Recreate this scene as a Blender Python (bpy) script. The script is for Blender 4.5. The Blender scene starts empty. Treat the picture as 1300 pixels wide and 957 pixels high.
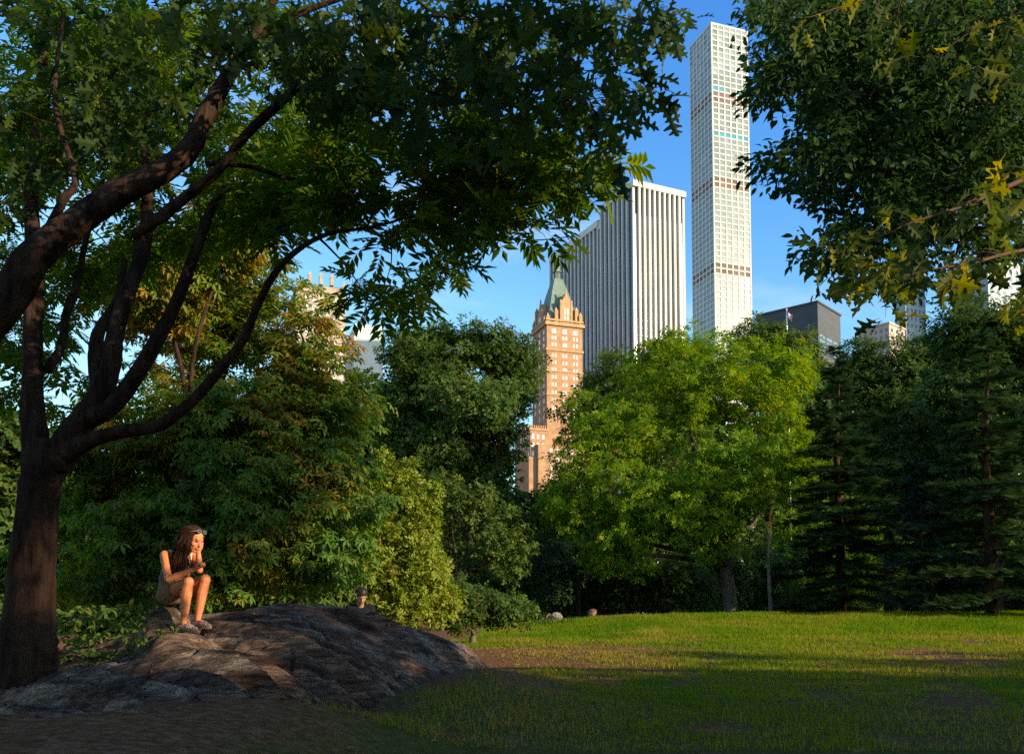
import bpy, math, random
import numpy as np
from mathutils import Vector, Matrix

S = bpy.context.scene
COL = S.collection
R = math.radians

# ------------------------------------------------------------------ camera
F = 1150.0            # focal length in photo pixels (photo is 1300 wide)
HZ = 775.0            # photo row of the horizon
PITCH = R(3.5)
V0 = HZ - F * math.tan(PITCH)
cam_d = bpy.data.cameras.new('camera')
cam = bpy.data.objects.new('camera', cam_d)
COL.objects.link(cam)
cam_d.sensor_fit = 'HORIZONTAL'
cam_d.sensor_width = 36.0
cam_d.lens = F / 1300 * 36
cam_d.shift_y = (V0 - 478.5) / 1300
cam_d.clip_start = 0.1
cam_d.clip_end = 8000
cam.location = (0, 0, 0)
cam.rotation_euler = (R(90) + PITCH, 0, 0)
S.camera = cam

# ------------------------------------------------------------------ sky and sun
SUN_EL, SUN_AZ = R(17), R(118)      # azimuth clockwise from +Y (view direction)
W = bpy.data.worlds.new('World')
S.world = W
W.use_nodes = True
nt = W.node_tree
nt.nodes.clear()
sky = nt.nodes.new('ShaderNodeTexSky')
sky.sky_type = 'NISHITA'
sky.sun_disc = False
sky.sun_elevation = SUN_EL
sky.sun_rotation = SUN_AZ
sky.air_density = 1.0
sky.dust_density = 0.25
sky.ozone_density = 4.0
# clear dry evening air: a deeper blue overhead than the sky model gives, unchanged towards the horizon
sep = nt.nodes.new('ShaderNodeSeparateColor')
com = nt.nodes.new('ShaderNodeCombineColor')
nt.links.new(sky.outputs[0], sep.inputs[0])
for ch, (gain, gam, ref) in enumerate(((0.82, 2.1, 1.06), (0.97, 1.42, 2.12), (0.87, 0.73, 3.86))):
    dv = nt.nodes.new('ShaderNodeMath'); dv.operation = 'DIVIDE'; dv.inputs[1].default_value = ref
    pw = nt.nodes.new('ShaderNodeMath'); pw.operation = 'POWER'; pw.inputs[1].default_value = gam
    ml = nt.nodes.new('ShaderNodeMath'); ml.operation = 'MULTIPLY'; ml.inputs[1].default_value = gain * ref
    mn = nt.nodes.new('ShaderNodeMath'); mn.operation = 'MINIMUM'
    nt.links.new(sep.outputs[ch], dv.inputs[0]); nt.links.new(dv.outputs[0], pw.inputs[0]); nt.links.new(pw.outputs[0], ml.inputs[0])
    nt.links.new(ml.outputs[0], mn.inputs[0]); nt.links.new(sep.outputs[ch], mn.inputs[1])
    nt.links.new(mn.outputs[0], com.inputs[ch])
bgn = nt.nodes.new('ShaderNodeBackground')
bgn.inputs['Strength'].default_value = 0.15
wo = nt.nodes.new('ShaderNodeOutputWorld')
# a few thin veils of cloud low in the sky
wtc = nt.nodes.new('ShaderNodeTexCoord')
wmp = nt.nodes.new('ShaderNodeMapping'); wmp.inputs['Scale'].default_value = (2.2, 2.2, 6.5)
wmp.inputs['Location'].default_value = (0.35, 0.0, 0.2)
wno = nt.nodes.new('ShaderNodeTexNoise'); wno.inputs['Scale'].default_value = 1.9; wno.inputs['Detail'].default_value = 7; wno.inputs['Roughness'].default_value = 0.62
wrp = nt.nodes.new('ShaderNodeMapRange'); wrp.inputs[1].default_value = 0.52; wrp.inputs[2].default_value = 0.80; wrp.inputs[3].default_value = 0.0; wrp.inputs[4].default_value = 0.36
wmx = nt.nodes.new('ShaderNodeMix'); wmx.data_type = 'RGBA'
wmx.inputs[7].default_value = (3.0, 3.3, 3.7, 1)
nt.links.new(wtc.outputs['Generated'], wmp.inputs['Vector']); nt.links.new(wmp.outputs[0], wno.inputs['Vector'])
nt.links.new(wno.outputs['Fac'], wrp.inputs[0]); nt.links.new(wrp.outputs[0], wmx.inputs[0])
nt.links.new(com.outputs[0], wmx.inputs[6])
nt.links.new(wmx.outputs[2], bgn.inputs['Color'])
nt.links.new(bgn.outputs[0], wo.inputs['Surface'])

sun_d = bpy.data.lights.new('sun', 'SUN')
sun = bpy.data.objects.new('sun', sun_d)
COL.objects.link(sun)
sun_d.energy = 3.6
sun_d.angle = R(0.6)
sun_d.color = (1.0, 0.83, 0.57)
TO_SUN = Vector((math.sin(SUN_AZ) * math.cos(SUN_EL), math.cos(SUN_AZ) * math.cos(SUN_EL), math.sin(SUN_EL)))
sun.rotation_euler = TO_SUN.to_track_quat('Z', 'Y').to_euler()
sun.location = (40, -20, 30)

S.view_settings.view_transform = 'Standard'
S.view_settings.look = 'None'
S.view_settings.gamma = 1
S.view_settings.exposure = 1.32
S.view_settings.use_curve_mapping = False
S.cycles.max_bounces = 5
S.cycles.diffuse_bounces = 3
S.cycles.glossy_bounces = 3
S.cycles.transmission_bounces = 4
S.cycles.use_denoising = False
try:
    S.cycles.denoiser = 'OPENIMAGEDENOISE'
    S.cycles.denoising_prefilter = 'ACCURATE'
except Exception:
    pass
S.cycles.sample_clamp_indirect = 4.0

# ------------------------------------------------------------------ helpers
rng = np.random.default_rng(11)
CP, SP = math.cos(PITCH), math.sin(PITCH)


def P(px, py, d):
    """World point that stands d metres ahead and shows at photo pixel (px, py)."""
    cx, cy = (px - 650) / F, (V0 - py) / F
    dx, dy, dz = cx, CP - cy * SP, SP + cy * CP
    k = d / dy
    return np.array([dx * k, d, dz * k])


def tag(o, label=None, cat=None, group=None, kind=None):
    if label: o['label'] = label
    if cat: o['category'] = cat
    if group: o['group'] = group
    if kind: o['kind'] = kind
    return o


def empty(name, loc, label=None, cat=None, group=None, rz=0.0):
    o = bpy.data.objects.new(name, None)
    COL.objects.link(o)
    o.location = tuple(float(v) for v in loc)
    o.rotation_euler = (0, 0, rz)
    o.empty_display_size = 0.2
    return tag(o, label, cat, group)


class G:
    """Collects faces, then links them as one mesh object."""
    def __init__(s):
        s.v, s.t, s.n = [], [], 0
        s.q, s.tri = [], []

    def add(s, v, quads=None, tris=None, tint=0.5):
        v = np.asarray(v, dtype=np.float64).reshape(-1, 3)
        s.v.append(v)
        s.t.append(np.broadcast_to(np.asarray(tint, dtype=np.float32), (len(v),)).copy())
        if quads is not None and len(quads): s.q.append(np.asarray(quads, dtype=np.int64) + s.n)
        if tris is not None and len(tris): s.tri.append(np.asarray(tris, dtype=np.int64) + s.n)
        s.n += len(v)
        return s

    def box(s, a, b, tint=0.5):
        (x0, y0, z0), (x1, y1, z1) = a, b
        v = [(x0, y0, z0), (x1, y0, z0), (x1, y1, z0), (x0, y1, z0), (x0, y0, z1), (x1, y0, z1), (x1, y1, z1), (x0, y1, z1)]
        return s.add(v, [(0, 3, 2, 1), (4, 5, 6, 7), (0, 1, 5, 4), (1, 2, 6, 5), (2, 3, 7, 6), (3, 0, 4, 7)], tint=tint)

    def frustum(s, cx, cy, z0, z1, hx0, hy0, hx1, hy1, dx=0, dy=0):
        v = [(cx - hx0, cy - hy0, z0), (cx + hx0, cy - hy0, z0), (cx + hx0, cy + hy0, z0), (cx - hx0, cy + hy0, z0),
             (cx + dx - hx1, cy + dy - hy1, z1), (cx + dx + hx1, cy + dy - hy1, z1), (cx + dx + hx1, cy + dy + hy1, z1), (cx + dx - hx1, cy + dy + hy1, z1)]
        return s.add(v, [(0, 3, 2, 1), (4, 5, 6, 7), (0, 1, 5, 4), (1, 2, 6, 5), (2, 3, 7, 6), (3, 0, 4, 7)])

    def tube(s, pts, rad, sides=6, tint=0.5, rough=0.0):
        pts = np.asarray(pts, dtype=float)
        rad = np.broadcast_to(np.asarray(rad, dtype=float), (len(pts),))
        n = len(pts)
        tan = np.gradient(pts, axis=0)
        tan /= np.linalg.norm(tan, axis=1, keepdims=True) + 1e-9
        ref = np.array([0.13, 0.2, 1.0]) if abs(tan[0][2]) < 0.8 else np.array([1.0, 0.1, 0.05])
        u = np.cross(tan, ref); u /= np.linalg.norm(u, axis=1, keepdims=True) + 1e-9
        w = np.cross(tan, u)
        a = np.linspace(0, 2 * np.pi, sides, endpoint=False)
        rr = rad[:, None] * np.ones((1, sides))
        if rough: rr = rr * (1 + rough * rng.uniform(-1, 1, rr.shape))
        v = pts[:, None] + rr[..., None] * (np.cos(a)[None, :, None] * u[:, None] + np.sin(a)[None, :, None] * w[:, None])
        i = np.arange(n - 1)[:, None] * sides
        j = np.arange(sides)[None, :]
        k = (j + 1) % sides
        q = np.stack([i + j, i + k, i + sides + k, i + sides + j], -1).reshape(-1, 4)
        v = np.concatenate([v.reshape(-1, 3), pts[:1], pts[-1:]])
        c0, c1 = n * sides, n * sides + 1
        jj = np.arange(sides); kk = (jj + 1) % sides
        t = np.concatenate([np.stack([np.full(sides, c0), kk, jj], -1), np.stack([np.full(sides, c1), (n - 1) * sides + jj, (n - 1) * sides + kk], -1)])
        return s.add(v, q, t, tint)

    def scatter(s, tmpl, pos, nrm, dirs, size, tint):
        """Copies of a leaf template: pos (n,3), nrm (n,3), dirs (n,3), size (n,), tint (n,)."""
        tv, tq = tmpl
        n = len(pos)
        if n == 0: return s
        z = nrm / (np.linalg.norm(nrm, axis=1, keepdims=True) + 1e-9)
        x = dirs - z * (dirs * z).sum(1, keepdims=True)
        x /= np.linalg.norm(x, axis=1, keepdims=True) + 1e-9
        y = np.cross(z, x)
        v = pos[:, None] + size[:, None, None] * (tv[None, :, 0:1] * x[:, None] + tv[None, :, 1:2] * y[:, None] + tv[None, :, 2:3] * z[:, None])
        q = (np.arange(n)[:, None, None] * len(tv) + tq[None]).reshape(-1, 4)
        return s.add(v.reshape(-1, 3), q, None, np.repeat(tint, len(tv)))

    def build(s, name, mat, parent=None, smooth=False, origin=None, local=False):
        if not s.n: return None
        v = np.concatenate(s.v)
        if origin is None and parent is not None and not local:
            origin, up = np.zeros(3), parent
            while up is not None:
                origin, up = origin + np.array(up.location), up.parent
        if origin is not None: v = v - np.asarray(origin)
        q = np.concatenate(s.q) if s.q else np.zeros((0, 4), int)
        t = np.concatenate(s.tri) if s.tri else np.zeros((0, 3), int)
        me = bpy.data.meshes.new(name)
        me.vertices.add(len(v))
        me.vertices.foreach_set('co', v.astype(np.float32).ravel())
        li = np.concatenate([q.ravel(), t.ravel()]).astype(np.int32)
        me.loops.add(len(li))
        me.loops.foreach_set('vertex_index', li)
        me.polygons.add(len(q) + len(t))
        st = np.concatenate([np.arange(len(q)) * 4, len(q) * 4 + np.arange(len(t)) * 3]).astype(np.int32)
        me.polygons.foreach_set('loop_start', st)
        me.polygons.foreach_set('use_smooth', np.full(len(st), bool(smooth)))
        at = me.attributes.new('tint', 'FLOAT', 'POINT')
        at.data.foreach_set('value', np.concatenate(s.t).astype(np.float32))
        me.update(calc_edges=True)
        me.materials.append(mat)
        o = bpy.data.objects.new(name, me)
        COL.objects.link(o)
        if parent is not None: o.parent = parent
        elif origin is not None: o.location = tuple(float(c) for c in origin)
        return o


def copy_tree(o, parent=None):
    c = o.copy()
    COL.objects.link(c)
    if parent is not None: c.parent = parent
    for ch in list(o.children): copy_tree(ch, c)
    return c


# value noise in numpy
def _h(ix, iy, seed):
    n = (ix * 374761393 + iy * 668265263 + seed * 1442695041) & 0x7fffffff
    n = ((n ^ (n >> 13)) * 1274126177) & 0x7fffffff
    n = (n ^ (n >> 16)) & 0xffffff
    return n / float(0xffffff)


def noise(x, y, seed=0):
    x, y = np.asarray(x, float), np.asarray(y, float)
    ix, iy = np.floor(x).astype(np.int64), np.floor(y).astype(np.int64)
    fx, fy = x - ix, y - iy
    fx, fy = fx * fx * (3 - 2 * fx), fy * fy * (3 - 2 * fy)
    a = _h(ix, iy, seed); b = _h(ix + 1, iy, seed); c = _h(ix, iy + 1, seed); d = _h(ix + 1, iy + 1, seed)
    return (a * (1 - fx) + b * fx) * (1 - fy) + (c * (1 - fx) + d * fx) * fy


def fbm(x, y, seed=0, oct=4):
    s, a, t = 0, 0.5, 0
    for k in range(oct):
        s = s + a * noise(x * 2 ** k, y * 2 ** k, seed + k * 7); t += a; a *= 0.5
    return s / t


def sstep(a, b, x):
    t = np.clip((x - a) / (b - a), 0, 1)
    return t * t * (3 - 2 * t)


# ------------------------------------------------------------------ materials
def new_mat(name):
    m = bpy.data.materials.new(name)
    m.use_nodes = True
    n = m.node_tree.nodes
    return m, m.node_tree, n['Principled BSDF'], n['Material Output']


def N(t, kind, **kw):
    n = t.nodes.new(kind)
    for k, v in kw.items():
        if k in n.inputs: n.inputs[k].default_value = v
        else: setattr(n, k, v)
    return n


def ramp(t, fac, stops):
    r = t.nodes.new('ShaderNodeValToRGB')
    e = r.color_ramp.elements
    while len(e) < len(stops): e.new(0.5)
    for el, (p, c) in zip(e, stops):
        el.position = p
        el.color = (*c, 1)
    t.links.new(fac, r.inputs['Fac'])
    return r.outputs['Color']


def leaf_mat(name, cols, transl=0.35, warm=1.22, rough=0.6, spec=0.09):
    """cols: colours along the leaf's own tint from 0 to 1."""
    m, t, b, out = new_mat(name)
    at = N(t, 'ShaderNodeAttribute', attribute_name='tint')
    k = len(cols) - 1
    cols = [(a * warm, b_, c_) for a, b_, c_ in cols]
    c = ramp(t, at.outputs['Fac'], [(i / k, col) for i, col in enumerate(cols)])
    t.links.new(c, b.inputs['Base Color'])
    b.inputs['Roughness'].default_value = rough
    b.inputs['Specular IOR Level'].default_value = spec
    tr = N(t, 'ShaderNodeBsdfTranslucent')
    hsv = N(t, 'ShaderNodeHueSaturation')
    hsv.inputs['Hue'].default_value = 0.485
    hsv.inputs['Saturation'].default_value = 1.1
    hsv.inputs['Value'].default_value = 1.5
    t.links.new(c, hsv.inputs['Color'])
    t.links.new(hsv.outputs[0], tr.inputs['Color'])
    mx = N(t, 'ShaderNodeMixShader')
    mx.inputs[0].default_value = transl
    t.links.new(b.outputs[0], mx.inputs[1])
    t.links.new(tr.outputs[0], mx.inputs[2])
    t.links.new(mx.outputs[0], out.inputs['Surface'])
    return m


def noisy_mat(name, stops, scale=5.0, detail=6.0, rough=0.8, bump=0.0, bscale=None, spec=0.3, stretch=(1, 1, 1), bdist=0.02, coord='Object', metallic=0.0):
    m, t, b, out = new_mat(name)
    tc = N(t, 'ShaderNodeTexCoord')
    mp = N(t, 'ShaderNodeMapping')
    mp.inputs['Scale'].default_value = stretch
    t.links.new(tc.outputs[coord], mp.inputs['Vector'])
    no = N(t, 'ShaderNodeTexNoise', Scale=scale, Detail=detail, Roughness=0.6)
    t.links.new(mp.outputs[0], no.inputs['Vector'])
    t.links.new(ramp(t, no.outputs['Fac'], stops), b.inputs['Base Color'])
    b.inputs['Roughness'].default_value = rough
    b.inputs['Specular IOR Level'].default_value = spec
    b.inputs['Metallic'].default_value = metallic
    if bump:
        n2 = N(t, 'ShaderNodeTexNoise', Scale=bscale or scale * 3, Detail=8.0, Roughness=0.65)
        t.links.new(mp.outputs[0], n2.inputs['Vector'])
        bp = N(t, 'ShaderNodeBump', Strength=bump, Distance=bdist)
        t.links.new(n2.outputs['Fac'], bp.inputs['Height'])
        t.links.new(bp.outputs[0], b.inputs['Normal'])
    return m


def glass_mat(name, col, rough=0.12, spec=0.8, var=0.25, scale=0.3):
    """Panes: each one a little lighter or darker than the next (blinds, rooms, reflections)."""
    m, t, b, out = new_mat(name)
    tc = N(t, 'ShaderNodeTexCoord')
    oi = N(t, 'ShaderNodeObjectInfo')
    no = N(t, 'ShaderNodeTexNoise', Scale=scale, Detail=3.0, Roughness=0.7)
    t.links.new(tc.outputs['Object'], no.inputs['Vector'])
    ad = N(t, 'ShaderNodeMath', operation='MULTIPLY_ADD')
    t.links.new(oi.outputs['Random'], ad.inputs[0]); ad.inputs[1].default_value = 0.45
    t.links.new(no.outputs['Fac'], ad.inputs[2])
    lo = tuple(c * (1 - var) for c in col)
    hi = tuple(min(1, c * (1 + var)) for c in col)
    t.links.new(ramp(t, ad.outputs[0], [(0.42, lo), (0.98, hi)]), b.inputs['Base Color'])
    b.inputs['Roughness'].default_value = rough
    b.inputs['Specular IOR Level'].default_value = spec
    return m


bark_dark = noisy_mat('bark_dark', [(0.3, (0.010, 0.006, 0.005)), (0.66, (0.075, 0.042, 0.028))], scale=11, rough=0.9, bump=1.0, bscale=20, stretch=(1, 1, 0.22), bdist=0.06, spec=0.05)
bark_grey = noisy_mat('bark_grey', [(0.3, (0.05, 0.04, 0.03)), (0.7, (0.14, 0.11, 0.08))], scale=5, rough=0.9, bump=0.7, stretch=(1, 1, 0.25))

M_chest = leaf_mat('chestnut_leaf', [(0.06, 0.145, 0.02), (0.10, 0.20, 0.024), (0.17, 0.21, 0.024), (0.31, 0.18, 0.022)], 0.45, 1.1, spec=0.25)
M_pinn = leaf_mat('locust_leaf', [(0.04, 0.11, 0.012), (0.065, 0.15, 0.016), (0.11, 0.18, 0.018), (0.15, 0.19, 0.02)], 0.5)
M_oak = leaf_mat('oak_leaf', [(0.025, 0.045, 0.012), (0.04, 0.065, 0.012), (0.07, 0.095, 0.012), (0.25, 0.20, 0.02)], 0.4, 0.95)
M_oaklit = leaf_mat('sunlit_oak_leaf', [(0.035, 0.055, 0.012), (0.08, 0.095, 0.012), (0.20, 0.17, 0.015), (0.36, 0.27, 0.02)], 0.45, 0.92)  # oak leaf copy with the gold of direct sun put into it
M_elm = leaf_mat('elm_leaf', [(0.022, 0.045, 0.014), (0.034, 0.065, 0.016), (0.05, 0.09, 0.018), (0.09, 0.115, 0.02)], 0.35, 0.95)
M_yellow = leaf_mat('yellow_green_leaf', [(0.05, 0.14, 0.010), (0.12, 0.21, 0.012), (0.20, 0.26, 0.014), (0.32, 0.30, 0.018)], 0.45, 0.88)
M_dark = leaf_mat('dark_green_leaf', [(0.026, 0.07, 0.018), (0.05, 0.11, 0.022), (0.075, 0.135, 0.024), (0.11, 0.15, 0.025)], 0.33)
M_mid = leaf_mat('mid_green_leaf', [(0.04, 0.09, 0.02), (0.06, 0.12, 0.022), (0.085, 0.14, 0.022), (0.12, 0.15, 0.025)], 0.35)
M_shrub = leaf_mat('pale_shrub_leaf', [(0.08, 0.13, 0.016), (0.16, 0.205, 0.02), (0.25, 0.25, 0.025), (0.34, 0.29, 0.06)], 0.35, 0.85)
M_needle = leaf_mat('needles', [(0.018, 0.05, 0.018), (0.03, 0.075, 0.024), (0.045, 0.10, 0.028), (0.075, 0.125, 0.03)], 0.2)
M_needleb = leaf_mat('blue_needles', [(0.03, 0.06, 0.045), (0.045, 0.085, 0.06), (0.06, 0.11, 0.075), (0.08, 0.13, 0.08)], 0.15)
M_grass = leaf_mat('grass_blade', [(0.07, 0.14, 0.008), (0.12, 0.19, 0.010), (0.19, 0.20, 0.018), (0.30, 0.20, 0.05)], 0.4, 1.0, spec=0.0)

# ------------------------------------------------------------------ ground
CX = np.array([-9, -1.5, 1.2, 4.4, 8.3, 20, 60])
CZ = np.array([-1.2, -0.66, -0.44, -0.22, -0.13, -0.08, -0.08])
YY = np.array([-400, -20, 0, 9, 14, 20, 28, 34, 35, 37.5, 45, 60, 100, 300, 4000])
ZZ = np.array([-2.2, -1.2, -1.12, -0.97, -0.89, -0.80, -0.50, -0.15, -0.15, -0.80, -1.2, -1.5, -2.0, -3.0, -3.0])


def ground_z(x, y):
    x, y = np.asarray(x, float), np.asarray(y, float)
    z = np.interp(y, YY, ZZ)
    z = z + (np.interp(x, CX, CZ) + 0.13) * sstep(17, 34, y) * (1 - sstep(36, 60, y))
    near = np.exp(-((y - 20) / 40) ** 2)
    z = z + near * (0.10 * (fbm(x * 0.35, y * 0.35, 3) - 0.5) + 0.035 * (fbm(x * 2.2, y * 2.2, 5) - 0.5))
    z = z + 0.26 * np.exp(-((x + 0.35) / 0.95) ** 2 - ((y - 10.5) / 3.2) ** 2)
    z = z + 0.43 * (1 - sstep(6.3, 7.7, y + 0.25 * np.sin(x * 2.3) + 0.5 * (fbm(x * 1.1, y * 1.1, 8, 3) - 0.5))) * (1 - sstep(-1.9, -0.2, x)) * sstep(0.5, 3.5, y)
    z = z - 0.45 * np.exp(-(((x + 4.0) / 4.0) ** 2 + ((y - 14.5) / 2.4) ** 2))
    return z


def dirt_amount(x, y):
    n = fbm(x * 0.55, y * 0.42, 21, 4)
    n2 = fbm(x * 2.3, y * 1.3, 31, 3)
    d = sstep(0.555, 0.66, n * 0.55 + n2 * 0.52)
    d = d * (1 - sstep(21.5, 24.5, y + 2 * (n2 - 0.5))) * 0.85
    e = ((x - 1.5) / 2.6) ** 2 + ((y - 19.3) / 1.25) ** 2
    d = np.maximum(d, (1 - sstep(0.35, 1.15, e + 2.6 * (n2 - 0.5) + 0.8 * (n - 0.5))))
    e = ((x + 0.9) / 1.1) ** 2 + ((y - 14.5) / 5.0) ** 2
    d = np.maximum(d, (1 - sstep(0.6, 1.3, e + 0.8 * (n2 - 0.5))))
    d = np.maximum(d, 1 - sstep(-1.6, -0.7, x + 1.0 * (n2 - 0.5)))
    return np.clip(d, 0, 1)


gx = np.unique(np.round(np.concatenate([np.linspace(-4000, -60, 12), np.linspace(-60, -9, 18), np.arange(-9, 21, 0.12), np.linspace(21, 70, 18), np.linspace(80, 4000, 12)]), 4))
gy = np.unique(np.round(np.concatenate([np.linspace(-600, -20, 8), np.linspace(-18, 4, 12), np.arange(4, 40, 0.14), np.linspace(41, 100, 24), np.linspace(110, 4000, 16)]), 4))
GXm, GYm = np.meshgrid(gx, gy)
gz = ground_z(GXm, GYm)
g = G()
i = np.arange(len(gy) - 1)[:, None] * len(gx) + np.arange(len(gx) - 1)[None, :]
q = np.stack([i, i + 1, i + 1 + len(gx), i + len(gx)], -1).reshape(-1, 4)
g.add(np.stack([GXm, GYm, gz], -1), q, tint=dirt_amount(GXm, GYm).ravel())
m, t, b, out = new_mat('lawn_soil')
at = N(t, 'ShaderNodeAttribute', attribute_name='tint')
tc = N(t, 'ShaderNodeTexCoord')
n1 = N(t, 'ShaderNodeTexNoise', Scale=1.1, Detail=8.0, Roughness=0.7)
n2 = N(t, 'ShaderNodeTexNoise', Scale=14.0, Detail=6.0, Roughness=0.7)
t.links.new(tc.outputs['Object'], n1.inputs['Vector'])
t.links.new(tc.outputs['Object'], n2.inputs['Vector'])
cg = ramp(t, n2.outputs['Fac'], [(0.3, (0.055, 0.055, 0.012)), (0.7, (0.13, 0.11, 0.03))])
cd = ramp(t, n2.outputs['Fac'], [(0.3, (0.085, 0.034, 0.015)), (0.5, (0.165, 0.075, 0.036)), (0.7, (0.27, 0.145, 0.08))])
mx = N(t, 'ShaderNodeMix', data_type='RGBA')
t.links.new(at.outputs['Fac'], mx.inputs['Factor'])
t.links.new(cg, mx.inputs['A']); t.links.new(cd, mx.inputs['B'])
for k in mx.inputs:
    pass
t.links.new(cg, mx.inputs[6]); t.links.new(cd, mx.inputs[7])
t.links.new(mx.outputs[2], b.inputs['Base Color'])
b.inputs['Roughness'].default_value = 0.95
b.inputs['Specular IOR Level'].default_value = 0.0
bp = N(t, 'ShaderNodeBump', Strength=0.7, Distance=0.03)
t.links.new(n2.outputs['Fac'], bp.inputs['Height'])
t.links.new(bp.outputs[0], b.inputs['Normal'])
o = g.build('ground', m, smooth=True)
tag(o, 'worn park lawn rising to a low crest before the trees', 'ground', kind='structure')

# ------------------------------------------------------------------ rock outcrop
CRX = np.array([-7.5, -5.6, -4.9, -4.3, -3.8, -3.3, -2.95, -2.4, -1.9, -1.4, -1.0, -0.6, -0.25, 0.4])
CRZ = np.array([-0.95, -0.62, -0.34, -0.14, 0.02, 0.14, 0.21, 0.21, 0.10, -0.02, -0.17, -0.36, -0.72, -1.5])


REST = [(-3.06, 8.42, -0.205, 0.30), (-3.35, 8.80, 0.035, 0.27)]


def rock_z(x, y):
    yc = 10.6 + 0.35 * (x + 3)                 # the crest runs away to the right
    crest = np.interp(x, CRX, CRZ)
    front = np.clip(yc - y, 0, None)
    back = np.clip(y - yc, 0, None)
    z = crest - (0.185 + 0.30 * sstep(-2.2, -0.5, x)) * (np.minimum(front, 1.9) + 0.62 * np.clip(front - 1.9, 0, None)) - 0.55 * back ** 1.5
    z = z - 0.12 * np.exp(-(((x + 4.2) / 1.3) ** 2 + ((y - 6.9) / 0.9) ** 2))
    hollow = 0.13 * np.exp(-(((x + 3.75) / 0.75) ** 2 + ((y - 9.0) / 0.7) ** 2))
    z = z - hollow
    # strata: long ridges and steps along the strike
    u = 0.93 * x - 0.36 * y
    v = 0.36 * x + 0.93 * y
    wob = 0.55 * (fbm(u * 0.4, v * 0.4, 41, 3) - 0.5) + 0.09 * (fbm(u * 1.6, v * 2.0, 43, 4) - 0.5)
    vv = v + wob
    s1 = fbm(u * 0.35, vv * 2.0, 51, 4)
    s2 = fbm(u * 0.8, vv * 7.5, 61, 4)
    amp = sstep(0.35, 0.7, fbm(u * 0.5 + 3, vv * 0.8, 88, 2))

    def beds(f, h, sd, ku):
        st = vv * f + 0.75 * fbm(u * ku, vv * f * 0.35, sd, 3)
        b_ = np.floor(st); fr = st - b_
        hh = noise(u * ku * 1.6 + b_ * 3.7, b_ * 1.7, sd + 3)
        return h * (np.clip(fr / 0.78, 0, 1) ** 1.6 - sstep(0.70, 1.0, fr)) * (0.25 + 0.75 * hh)
    z = z + 0.20 * (s1 - 0.5) + 0.03 * (s2 - 0.5) + beds(1.25, 0.22, 71, 0.22) + beds(3.4, 0.15 * (0.4 + amp), 73, 0.3) + beds(8.0, 0.085 * (0.4 + amp), 75, 0.5) + beds(15.0, 0.022 * (0.3 + amp), 81, 0.8) - 0.215
    c = np.abs(fbm(u * 0.9, vv * 0.5, 91, 3) - 0.5)
    z = z - 0.05 * (1 - sstep(0, 0.012, c))
    z = z + 0.022 * (fbm(x * 9, y * 9, 97, 4) - 0.5)
    for fx, fy, fz, r in REST:                 # worn ledges: a seat and a foothold
        w = np.exp(-(((x - fx) ** 2 + (y - fy) ** 2) / r ** 2) ** 2)
        z = z * (1 - w) + (fz) * w
    return z


# seat and footholds for the sitting woman are found on this surface
rx = np.arange(-7.5, 0.4, 0.019)
ry = np.arange(3.6, 14.0, 0.019)
RX, RY = np.meshgrid(rx, ry)
g = G()
i = np.arange(len(ry) - 1)[:, None] * len(rx) + np.arange(len(rx) - 1)[None, :]
q = np.stack([i, i + 1, i + 1 + len(rx), i + len(rx)], -1).reshape(-1, 4)
RZ = rock_z(RX, RY)
keep = RZ > ground_z(RX, RY) - 0.25
kq = keep.ravel()[q].any(1)
g.add(np.stack([RX, RY, RZ], -1), q[kq])
m, t, b, out = new_mat('schist')
tc = N(t, 'ShaderNodeTexCoord')
mp = N(t, 'ShaderNodeMapping')
mp.inputs['Rotation'].default_value = (0, 0, R(21))
mp.inputs['Scale'].default_value = (0.3, 3.0, 2.4)
t.links.new(tc.outputs['Object'], mp.inputs['Vector'])
n1 = N(t, 'ShaderNodeTexNoise', Scale=2.2, Detail=9.0, Roughness=0.7)
n2 = N(t, 'ShaderNodeTexNoise', Scale=11.0, Detail=9.0, Roughness=0.75)
n3 = N(t, 'ShaderNodeTexNoise', Scale=0.9, Detail=3.0)
t.links.new(mp.outputs[0], n1.inputs['Vector'])
t.links.new(mp.outputs[0], n2.inputs['Vector'])
t.links.new(tc.outputs['Object'], n3.inputs['Vector'])
c1 = ramp(t, n1.outputs['Fac'], [(0.36, (0.045, 0.028, 0.02)), (0.5, (0.13, 0.088, 0.066)), (0.62, (0.30, 0.22, 0.17))])
c2 = ramp(t, n3.outputs['Fac'], [(0.42, (1, 1, 1)), (0.62, (1.0, 0.80, 0.68))])
mx = N(t, 'ShaderNodeMix', data_type='RGBA', blend_type='MULTIPLY')
mx.inputs[0].default_value = 1.0
t.links.new(c1, mx.inputs[6]); t.links.new(c2, mx.inputs[7])
cs = ramp(t, n2.outputs['Fac'], [(0.36, (0.30, 0.30, 0.30)), (0.48, (0.85, 0.85, 0.85)), (0.6, (1.6, 1.55, 1.5))])
mx2 = N(t, 'ShaderNodeMix', data_type='RGBA', blend_type='MULTIPLY')
mx2.inputs[0].default_value = 1.0
t.links.new(mx.outputs[2], mx2.inputs[6]); t.links.new(cs, mx2.inputs[7])
n4 = N(t, 'ShaderNodeTexNoise', Scale=70.0, Detail=5.0, Roughness=0.8)
t.links.new(tc.outputs['Object'], n4.inputs['Vector'])
gr = ramp(t, n4.outputs['Fac'], [(0.35, (0.75, 0.75, 0.75)), (0.5, (1, 1, 1)), (0.66, (1.3, 1.3, 1.3))])
mx3 = N(t, 'ShaderNodeMix', data_type='RGBA', blend_type='MULTIPLY')
mx3.inputs[0].default_value = 1.0
t.links.new(mx2.outputs[2], mx3.inputs[6]); t.links.new(gr, mx3.inputs[7])
mx2 = mx3
t.links.new(mx2.outputs[2], b.inputs['Base Color'])
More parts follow.
